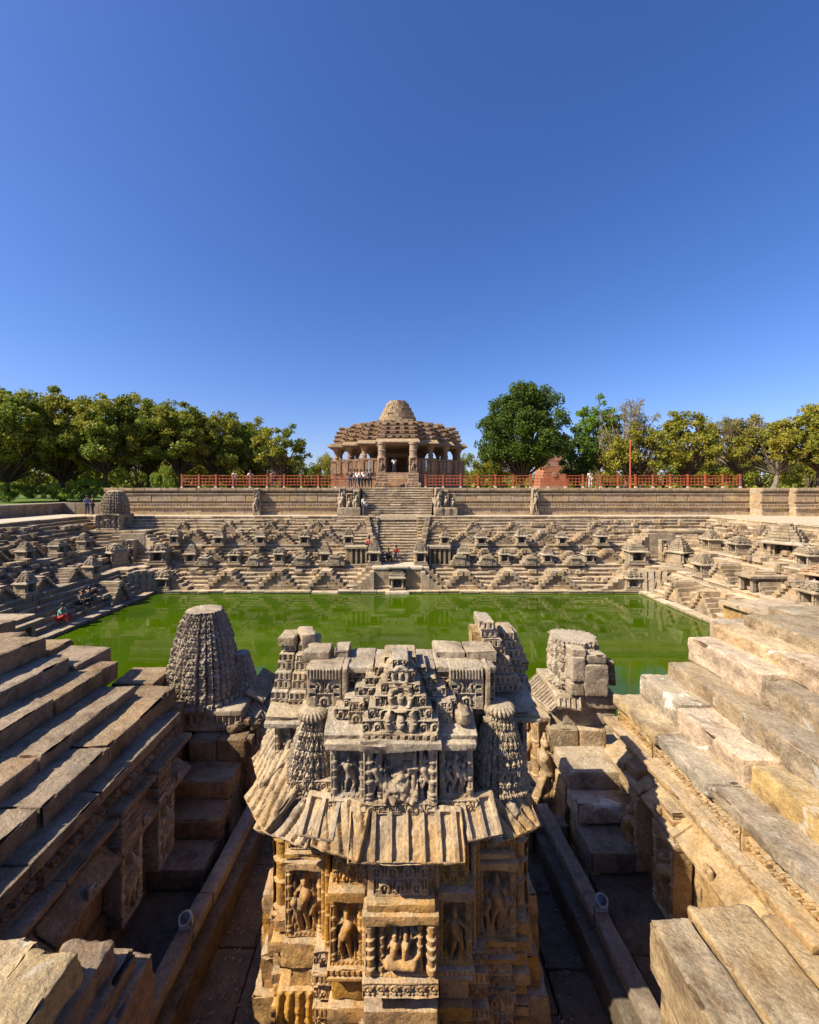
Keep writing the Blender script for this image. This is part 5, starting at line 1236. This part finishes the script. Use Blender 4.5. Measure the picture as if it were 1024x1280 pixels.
# ------------------------------------------------------------------ red fences and pole
def red_fence(x0, x1, y, lab):
    t = thing('red_fence', lab, 'fence', ((x0 + x1) / 2, y, 7.5))
    n = round((x1 - x0) / 1.65); st_ = (x1 - x0) / n
    pmh = MB(); pmh.box(-.07, .07, -.07, .07, 0, 1.22); pmh.box(-.09, .09, -.09, .09, 1.22, 1.28); pme = pmh.mesh()
    bm_ = MB(); bm_.box(-.11, .11, -.11, .11, 0, .18, top=(.03, .03)); bme = bm_.mesh()
    rl = MB(); rl.box(0, st_, -.025, .025, 0, .07); rme = rl.mesh(); bl = MB(); bl.box(-.02, .02, -.02, .02, 0, .72); blm = bl.mesh()
    for k in range(n + 1):
        x = x0 + k * st_; put('post', pme, M['red'], (x, y, 7.58), parent=t); put('post_foot', bme, M['pale'], (x, y, 7.55), parent=t)
        if k < n:
            for z in (7.82, 8.12, 8.40, 8.68): put('rail', rme, M['red'], (x, y, z), parent=t)
            for q in range(1, 5): put('baluster', blm, M['red'], (x + st_ * q / 5, y, 7.86), parent=t)
red_fence(-20.0, -4.2, 38.6, 'red painted metal fence on the retaining wall, left of the pillared hall')
red_fence(2.6, 31.8, 38.6, 'long red painted metal fence on the retaining wall, right of the pillared hall')
m = MB(); m.lathe([(.11, 0), (.11, .4), (.07, .45), (.055, 4.3), (.09, 4.35), (.09, 4.5), (.03, 4.6)], 10)
put('red_pole', m.mesh(), M['redpole'], (wx(788, 39.5), 39.5, 7.5), label='tall orange-red pole standing behind the right-hand red fence', cat='pole')
# ------------------------------------------------------------------ trees and bushes
def leaves_mesh(clumps, per, size, seed, flat=.6, up=0.0):
    rs = np.random.RandomState(seed); V = []
    allc = []
    for (c, r_) in clumps:
        n = max(8, int(per * (r_ ** 2)))
        d = rs.normal(size=(n, 3)); d /= np.linalg.norm(d, axis=1, keepdims=True)
        rad = r_ * (.35 + .55 * np.minimum(np.abs(rs.normal(size=n)), 1.35))
        p = d * rad[:, None]; p[:, 2] *= flat
        w = np.clip(fbm((p + np.array(c)) * 1.3, 2, seed) * 1.6 + .62, 0, 1)   # ragged outline
        keep = rs.rand(n) < w
        allc.append((p + np.array(c))[keep])
    Pc = np.concatenate(allc); n = len(Pc)
    a = rs.normal(size=(n, 3)); a /= np.linalg.norm(a, axis=1, keepdims=True)
    b = rs.normal(size=(n, 3)); b[:, 2] -= up; b -= a * (a * b).sum(1, keepdims=True); b /= np.linalg.norm(b, axis=1, keepdims=True)
    s = size * (.6 + .8 * rs.rand(n, 1))
    q = np.stack([Pc - a * s * .5, Pc + b * s * .38, Pc + a * s * .55, Pc - b * s * .38], 1).reshape(-1, 3)
    F = np.arange(4 * n).reshape(-1, 4)
    return mesh_np('leaves', q, F)
def crown_clumps(rx, ry, rz_, n, seed, r0=.3, hollow=.55, shape='dome'):
    rr_ = random.Random(seed); out = []
    while len(out) < n:
        x, y, z = (rr_.uniform(-1, 1) for _ in range(3)); d = math.sqrt(x * x + y * y + z * z)
        if d > 1 or d < hollow: continue
        if shape == 'dome' and z < -.55: continue
        if shape == 'umbrella' and z < -.2: continue
        k = rr_.uniform(.8, 1.12)
        out.append(((x * rx * k, y * ry * k, z * rz_ * k), min(rx, rz_) * r0 * rr_.uniform(.6, 1.25)))
    return out
LM = {'dark': leaf_mat('dark_green_leaves', (0.051, 0.095, 0.011), (0.109, 0.162, 0.020), (0.080, 0.128, 0.015)),
      'mid': leaf_mat('mid_green_leaves', (0.087, 0.135, 0.013), (0.203, 0.243, 0.028), (0.290, 0.270, 0.033)),
      'bright': leaf_mat('bright_green_leaves', (0.102, 0.203, 0.015), (0.203, 0.297, 0.028), (0.145, 0.243, 0.022)),
      'olive': leaf_mat('olive_yellow_leaves', (0.154, 0.170, 0.020), (0.287, 0.280, 0.033), (0.353, 0.304, 0.039)),
      'dry': leaf_mat('dry_brown_leaves', (0.187, 0.158, 0.044), (0.309, 0.256, 0.077), (0.242, 0.231, 0.044)),
      'lawn': leaf_mat('light_green_shrub_leaves', (0.131, 0.216, 0.022), (0.246, 0.324, 0.044), (0.203, 0.270, 0.033))}
def tree_mesh(H, th, clumps, seed, trunk_r=.28, bare=0):
    """trunk and limbs that run to the leaf clumps"""
    rr_ = random.Random(seed); m = MB()
    top = Vector((rr_.uniform(-.4, .4), 0, th)); mid = Vector((rr_.uniform(-.3, .3), 0, th * .5))
    m.tube([(0, 0, -.3), (0, 0, .2), mid, top], [trunk_r * 1.5, trunk_r * 1.1, trunk_r * .9, trunk_r * .8], 8)
    for k, (c, r_) in enumerate(clumps):
        if k % 2 and not bare: continue
        c = Vector(c); a = top.lerp(c, .4) + Vector((rr_.uniform(-.5, .5), rr_.uniform(-.5, .5), rr_.uniform(-.2, .5)))
        w = trunk_r * rr_.uniform(.25, .5)
        m.tube([top, a, c], [w * 1.2, w * .7, w * .25], 5)
        for q in range(3 if not bare else 7):
            d = Vector((rr_.gauss(0, 1), rr_.gauss(0, 1), rr_.gauss(.5, 1))).normalized() * r_ * rr_.uniform(.6, 1.2 if not bare else 1.5)
            m.tube([c.lerp(a, rr_.uniform(0, .4)), c + d * .5, c + d], [w * .3, w * .18, .015], 4)
    return m.mesh()
TP = {}
def tree(key, px, Y, zg, top_py, wpx, label, leaf, name='tree', cat='tree', group='trees beyond the tank', bark='bark', base_py=None, thf=.32, shape='dome', n=30, per=520, ls=0.279, variant=0, r0=.34, bare=0, trunk=True, flat=.75, sx=1.0, rz=None, hollow=.5):
    H = EYE + (611 - top_py) / 520 * Y - zg; W = wpx / 520 * Y / 2
    k = (key, variant)
    if k not in TP:
        thh = H * thf; rzc = (H - thh) / 2 * 1.12
        cl = crown_clumps(W * .86, W * .8, rzc * .86, n, hash(key) % 97 + variant * 31 if False else sum(map(ord, key)) + variant * 31, r0, hollow, shape)
        cl = [((c[0], c[1], c[2] + H - rzc), r_) for c, r_ in cl]
        TP[k] = (leaves_mesh(cl, per, ls, sum(map(ord, key)) + variant, flat, .5), tree_mesh(H, thh, cl, variant + 5, .30, bare), H, W)
    lm, tm, H0, W0 = TP[k]
    t = thing(name, label, cat, (wx(px, Y), Y, zg), group=group)
    s = (W / W0, W / W0, H / H0)
    z_ = rz if rz is not None else random.uniform(0, 6)
    put('crown', lm, LM[leaf], (wx(px, Y), Y, zg), rz=z_, parent=t, scale=s)
    if trunk: put('trunk', tm, M[bark], (wx(px, Y), Y, zg), rz=z_, parent=t, scale=s)
    return t
LG = 'trees along the left side'; RG = 'trees right of the hall'
left = [(8, 47, 478, 130, 'mid', 'leftmost tree cut by the left edge of the photo'), (78, 50, 476, 100, 'mid', 'tree with a tall thin dark trunk near the left edge'), (134, 49, 486, 110, 'mid', 'spreading tree with a forked dark trunk above the left low wall'),
        (186, 53, 490, 92, 'dark', 'dense tree behind the ribbed corner tower'), (228, 52, 497, 88, 'mid', 'leafy tree above the left end of the red fence'), (272, 54, 508, 80, 'mid', 'tree behind the left red fence, two trees from the gap beside the hall'),
        (312, 60, 522, 70, 'dark', 'small dark tree behind the left red fence')]
for i, (px, Y, tp, w, lf, lab) in enumerate(left):
    tree('neem', px, Y, 6.0 if px < 130 else 7.4, tp, w * 1.26, lab, lf, group=LG, variant=i % 3, n=150, per=520, ls=0.271, thf=.16, r0=.17, hollow=.35)
tree('loose', 350, 52, 7.4, 520, 74, 'loose airy tree standing last in the left row, nearest the hall', 'mid', group=LG, n=60, per=420, r0=.19, thf=.18, hollow=.3)
for i, (px, Y, tp, w, lf) in enumerate([(40, 66, 540, 120, 'mid'), (110, 70, 545, 130, 'olive'), (170, 68, 540, 120, 'dark'), (235, 66, 545, 110, 'dark'), (290, 72, 545, 110, 'mid'), (330, 66, 555, 100, 'dark'), (372, 75, 568, 60, 'mid'), (408, 80, 566, 46, 'mid')]):
    tree('low', px, Y, 6.0, tp, w, 'low bushy tree filling the gaps behind the left row of trees, %s from left' % ORD[i], lf, group='bushy trees behind the left row', variant=i % 2, n=34, per=320, ls=0.344, thf=.12, r0=.36, trunk=True)
for i, (px, Y, w, tp, lf) in enumerate([(90, 46, 60, 600, 'lawn'), (118, 47, 46, 597, 'lawn'), (60, 48, 40, 602, 'lawn'), (30, 47, 40, 604, 'mid'), (205, 44, 36, 578, 'mid'), (8, 46, 36, 603, 'dark')]):
    tree('bush', px, Y, 6.0, tp, w, 'rounded green bush on the lawn under the left trees, %s from left' % ORD[sorted([90, 118, 60, 30, 205, 8]).index(px)], lf, 'bush', 'bush', 'bushes under the left trees', variant=i % 2, n=18, per=900, ls=0.164, thf=.05, r0=.4, trunk=False)
tree('ficus', 653, 50, 7.4, 474, 128, 'large dense dark round-topped tree to the right of the hall', 'dark', group=RG, n=230, per=620, ls=0.221, thf=.08, r0=.17, flat=.85)
tree('tall', 748, 62, 7.4, 488, 60, 'tall bright green tree behind the pink temple and the dark tree', 'bright', group=RG, n=90, per=520, ls=0.246, thf=.2, r0=.24)
tree('dense', 722, 56, 7.4, 530, 60, 'dark shaded tree right of the pink temple', 'dark', group=RG, n=40, per=420, ls=0.262, thf=.1, r0=.34)
tree('bare', 782, 58, 7.4, 492, 80, 'half bare brownish tree with thin twigs beside the orange-red pole', 'dry', group=RG, n=90, per=150, ls=0.213, thf=.22, r0=.22, bare=1, bark='bark_pale')
tree('olive', 800, 55, 7.4, 535, 110, 'olive-leaved spreading tree just right of the orange-red pole', 'olive', group=RG, n=137, per=504, ls=0.238, thf=.12, r0=.17)
tree('olive', 856, 54, 7.4, 510, 84, 'yellow-green tree rising over the right red fence', 'olive', group=RG, variant=1, n=137, per=504, ls=0.238, thf=.12, r0=.18)
tree('umb', 925, 56, 7.4, 516, 110, 'flat-topped brownish tree with pale spreading limbs', 'dry', group=RG, n=125, per=312, ls=0.230, thf=.2, r0=.17, bare=1, bark='bark_pale', shape='umbrella')
tree('umb', 968, 52, 7.4, 520, 100, 'olive flat-topped tree behind the bastion', 'olive', group=RG, variant=1, n=137, per=480, ls=0.238, thf=.2, r0=.17, bark='bark_pale', shape='dome')
tree('umb', 1024, 50, 7.4, 500, 110, 'yellow-green tree cut by the right edge of the photo', 'olive', group=RG, variant=2, n=137, per=504, ls=0.238, thf=.2, r0=.17, shape='dome')
for i, (px, Y, tp, w, lf) in enumerate([(600, 68, 556, 60, 'mid'), (632, 72, 560, 70, 'mid'), (705, 74, 560, 70, 'bright'), (760, 72, 562, 90, 'dark'), (830, 74, 560, 110, 'dark'), (890, 70, 565, 100, 'mid'), (950, 66, 560, 100, 'dark'), (1010, 68, 560, 110, 'dark')]):
    tree('low', px, Y, 7.0, tp, w, 'low bushy tree in the back row right of the hall, %s from left' % ORD[i], lf, group='bushy trees behind the right row', variant=i % 2, n=34, per=320, ls=0.344, thf=.12, r0=.36)
tree('bush', 639, 41, 7.5, 594, 26, 'small yellow-leaved bush behind the red fence under the big round tree', 'olive', 'bush', 'bush', 'bushes behind the right fence', variant=1, trunk=False)
tree('bush', 566, 60, 7.5, 585, 26, 'small green bush just right of the hall', 'mid', 'bush', 'bush', 'bushes behind the right fence', variant=0, trunk=False)
cl = []
rr_ = random.Random(3)
for k in range(150):
    x = rr_.uniform(-150, 150)
    cl.append(((x, rr_.uniform(100, 135), rr_.uniform(7, 9.5)), rr_.uniform(3, 5)))
put('distant_wood', leaves_mesh(cl, 22, 1.2, 9, .8), LM['mid'], kind='stuff')

# ------------------------------------------------------------------ people
def skin_mesh(pts, edges, rad, root=0, sub=1):
    me = bpy.data.meshes.new('tmp'); me.from_pydata(pts, edges, []); o = bpy.data.objects.new('tmp', me); C.objects.link(o)
    md = o.modifiers.new('skin', 'SKIN'); md.use_smooth_shade = True
    for i, r_ in enumerate(rad):
        v = me.skin_vertices[0].data[i]; v.radius = (r_, r_ * .85) if not isinstance(r_, tuple) else r_; v.use_root = (i == root)
    if sub: s_ = o.modifiers.new('sub', 'SUBSURF'); s_.levels = sub
    bpy.context.view_layer.update()
    dg = bpy.context.evaluated_depsgraph_get(); out = bpy.data.meshes.new_from_object(o.evaluated_get(dg)); bpy.data.objects.remove(o); bpy.data.meshes.remove(me)
    out.materials.clear(); return out
def pose(kind):
    if kind == 'stand':
        J = dict(pel=(0, 0, .92), wst=(0, .0, 1.08), ch=(0, .01, 1.30), nk=(0, 0, 1.46), hd=(0, -.02, 1.60), tp=(0, -.01, 1.71),
                 hl=(-.09, 0, .88), kl=(-.11, -.03, .48), al=(-.12, 0, .08), tl=(-.13, -.14, .03), hr=(.09, 0, .88), kr=(.10, -.02, .48), ar=(.12, .05, .08), tr=(.14, -.10, .03),
                 sl=(-.19, .01, 1.38), el=(-.25, .03, 1.12), wl=(-.24, -.06, .88), fl=(-.24, -.09, .78), sr=(.19, .01, 1.38), er=(.26, .03, 1.12), wr=(.22, -.14, .93), fr=(.20, -.20, .86))
    elif kind == 'walk':
        J = dict(pel=(0, 0, .90), wst=(0, -.02, 1.06), ch=(0, -.03, 1.28), nk=(0, -.04, 1.44), hd=(0, -.07, 1.58), tp=(0, -.06, 1.69),
                 hl=(-.09, 0, .86), kl=(-.10, -.18, .50), al=(-.10, -.22, .09), tl=(-.10, -.35, .04), hr=(.09, 0, .86), kr=(.09, .04, .46), ar=(.09, .26, .14), tr=(.09, .16, .04),
                 sl=(-.19, -.02, 1.36), el=(-.24, .12, 1.12), wl=(-.24, .10, .88), fl=(-.24, .08, .79), sr=(.19, -.02, 1.36), er=(.24, -.12, 1.12), wr=(.22, -.30, 1.0), fr=(.21, -.37, .98))
    else:   # sitting
        J = dict(pel=(0, 0, .12), wst=(0, -.02, .28), ch=(0, -.08, .50), nk=(0, -.12, .65), hd=(0, -.17, .78), tp=(0, -.18, .89),
                 hl=(-.09, -.02, .12), kl=(-.16, -.40, .34), al=(-.14, -.46, -.10), tl=(-.14, -.58, -.14), hr=(.09, -.02, .12), kr=(.16, -.40, .34), ar=(.14, -.46, -.10), tr=(.14, -.58, -.14),
                 sl=(-.19, -.09, .57), el=(-.24, -.24, .36), wl=(-.14, -.40, .38), fl=(-.08, -.46, .38), sr=(.19, -.09, .57), er=(.24, -.24, .36), wr=(.14, -.40, .38), fr=(.08, -.46, .38))
    names = list(J); E = [('pel', 'wst'), ('wst', 'ch'), ('ch', 'nk'), ('nk', 'hd'), ('hd', 'tp'), ('pel', 'hl'), ('hl', 'kl'), ('kl', 'al'), ('al', 'tl'), ('pel', 'hr'), ('hr', 'kr'), ('kr', 'ar'), ('ar', 'tr'),
                         ('ch', 'sl'), ('sl', 'el'), ('el', 'wl'), ('wl', 'fl'), ('ch', 'sr'), ('sr', 'er'), ('er', 'wr'), ('wr', 'fr')]
    Rr = dict(pel=.12, wst=.11, ch=.13, nk=.055, hd=.095, tp=.07, hl=.09, kl=.06, al=.04, tl=.035, hr=.09, kr=.06, ar=.04, tr=.035, sl=.06, el=.042, wl=.03, fl=.035, sr=.06, er=.042, wr=.03, fr=.035)
    def sub(keys, grow):
        ks = [k for k in names if k in keys]; ix = {k: i for i, k in enumerate(ks)}
        return skin_mesh([J[k] for k in ks], [(ix[a], ix[b]) for a, b in E if a in ix and b in ix], [Rr[k] * grow for k in ks], 0)
    body = sub(names, 1.0)
    shirt = sub(('pel', 'wst', 'ch', 'sl', 'el', 'sr', 'er'), 1.18)
    trou = sub(('pel', 'hl', 'kl', 'al', 'hr', 'kr', 'ar'), 1.22)
    m = MB(); h = Vector(J['hd']); tpv = Vector(J['tp']); c = h.lerp(tpv, .55) + Vector((0, .025, 0))
    m.lathe([(.03, -.11), (.095, -.06), (.108, 0), (.09, .06), (.05, .09), (.01, .10)], 10); hair = m.mesh(smooth=True)
    m = MB(); m.tube([h + Vector((0, -.085, -.005)), h + Vector((0, -.115, -.02))], [.012, .016], 5); nose = m.mesh()
    return body, shirt, trou, hair, c, nose
PO = {k: pose(k) for k in ('stand', 'walk', 'sit')}
PC = {}
def cloth(c):
    if c not in PC: PC[c] = plain_mat('cloth' if c[0] < .3 else 'pale_cloth', c, .85, .1)
    return PC[c]
SK = plain_mat('brown_skin', (.22, .11, .06), .6, .1); HR = plain_mat('black_hair', (.015, .012, .01), .6, .1)
def person(kind, loc, rz, shirt, trou, label, group=None, hair=True):
    t = thing('person', label, 'person', loc, rz, group)
    b, s_, tr_, h, c, nose = PO[kind]
    for nm, me, mt, l in (('body', b, SK, (0, 0, 0)), ('shirt', s_, cloth(shirt), (0, 0, 0)), ('trousers', tr_, cloth(trou), (0, 0, 0)), ('hair', h, HR, c)):
        o = bpy.data.objects.new(nm, me.copy() if nm in ('shirt', 'trousers') else me); C.objects.link(o); o.parent = t; o.location = l
        if not o.data.materials: o.data.materials.append(mt)
    return t
W_ = (.7, .68, .64); NV = (.03, .04, .09); RD = (.45, .03, .03); BL = (.08, .13, .35); GY = (.12, .12, .13); BK = (.02, .02, .025); GN = (.25, .5, .38); PK = (.5, .2, .22)
for i, (px, dy, k, sh, tr_, lab) in enumerate(((438, 0, 'stand', BK, NV, 'person in black standing at the left end of the group by the stairs'), (443, .5, 'stand', W_, GY, 'person in white top second from left in the group by the stairs'), (447, 0, 'walk', W_, NV, 'person in white shirt walking in the group by the stairs'),
        (451, .6, 'stand', PK, BK, 'person in pink top in the middle of the group by the stairs'), (455, 0, 'stand', W_, BK, 'person in white top with black trousers in the group by the stairs'), (459, .4, 'walk', GY, NV, 'person in grey top in the group by the stairs'), (463, 0, 'stand', NV, BK, 'person in navy at the right end of the group by the stairs'))):
    person(k, (wx(px, 37.6 + dy), 37.6 + dy, 7.56), .4 * math.sin(i * 2.3), sh, tr_, lab, 'visitors beside the central stairway')
person('stand', (-.35, 43.9, 9.2), 2.8, W_, NV, 'person in white shirt and dark trousers standing inside the hall doorway')
person('stand', (wx(456, 35.2), 35.1, 5.22), .3, W_, GY, 'person in white at the left edge of the central stairway, half way up')
for i, px in enumerate((293, 313, 341)): person('stand', (wx(px, 39.6), 39.6, 7.56), .5 * i, (W_, W_, PK)[i], NV, ('person in white behind the left red fence, farthest from the hall', 'person in white behind the left red fence, middle of three', 'person in pink behind the left red fence, nearest the hall')[i], 'people behind the left fence')
person('stand', (wx(738, 39.6), 39.6, 7.56), 0, W_, W_, 'person in white behind the right-hand red fence')
person('sit', (wx(463, 33), 32.55, 2.9), -.4, RD, BK, 'person in red sitting on the left flank of the central stairway')
person('sit', (-.75, 32.5, 2.0), .3, NV, BK, 'person in dark clothes sitting on the lower central steps'); person('sit', (-.1, 32.7, 2.2), 0, RD, GY, 'person in red sitting low on the central steps')
person('stand', (wx(109, 36), 36, 5.22), .8, BL, NV, 'person in blue shirt standing by the corner tower on the left rim'); person('stand', (wx(116, 36.4), 36.4, 5.22), -.8, BK, BK, 'person in black standing by the corner tower on the left rim')
person('sit', (-18.1, 22.3, .46), R(100), GN, RD, 'person in pale green top and red trousers crouching at the left water edge')
person('sit', (-18.5, 24.3, .72), R(80), GY, BK, 'person in grey sitting by the water on the left steps'); person('sit', (-18.6, 24.9, .74), R(110), NV, GY, 'person in navy sitting by the water on the left steps')

# dry leaves and grit blown into the passages
rs = np.random.RandomState(4); n = 420
px_ = np.where(rs.rand(n) < .5, -1, 1) * rs.uniform(1.5, 2.35, n); py_ = rs.uniform(3.2, 7.0, n)
P = np.stack([px_, py_, np.full(n, 1.625)], 1); a = rs.uniform(0, 6.28, n); s_ = rs.uniform(.008, .03, n)[:, None]
d1 = np.stack([np.cos(a), np.sin(a), rs.uniform(-.3, .3, n)], 1); d2 = np.stack([-np.sin(a), np.cos(a), rs.uniform(-.3, .3, n)], 1)
put('fallen_leaves', mesh_np('fallen_leaves', np.stack([P - d1 * s_, P + d2 * s_ * .5, P + d1 * s_, P - d2 * s_ * .5], 1).reshape(-1, 3), np.arange(4 * n).reshape(-1, 4)), leaf_mat('dry_leaf', (.20, .13, .06), (.34, .25, .13)), kind='stuff')
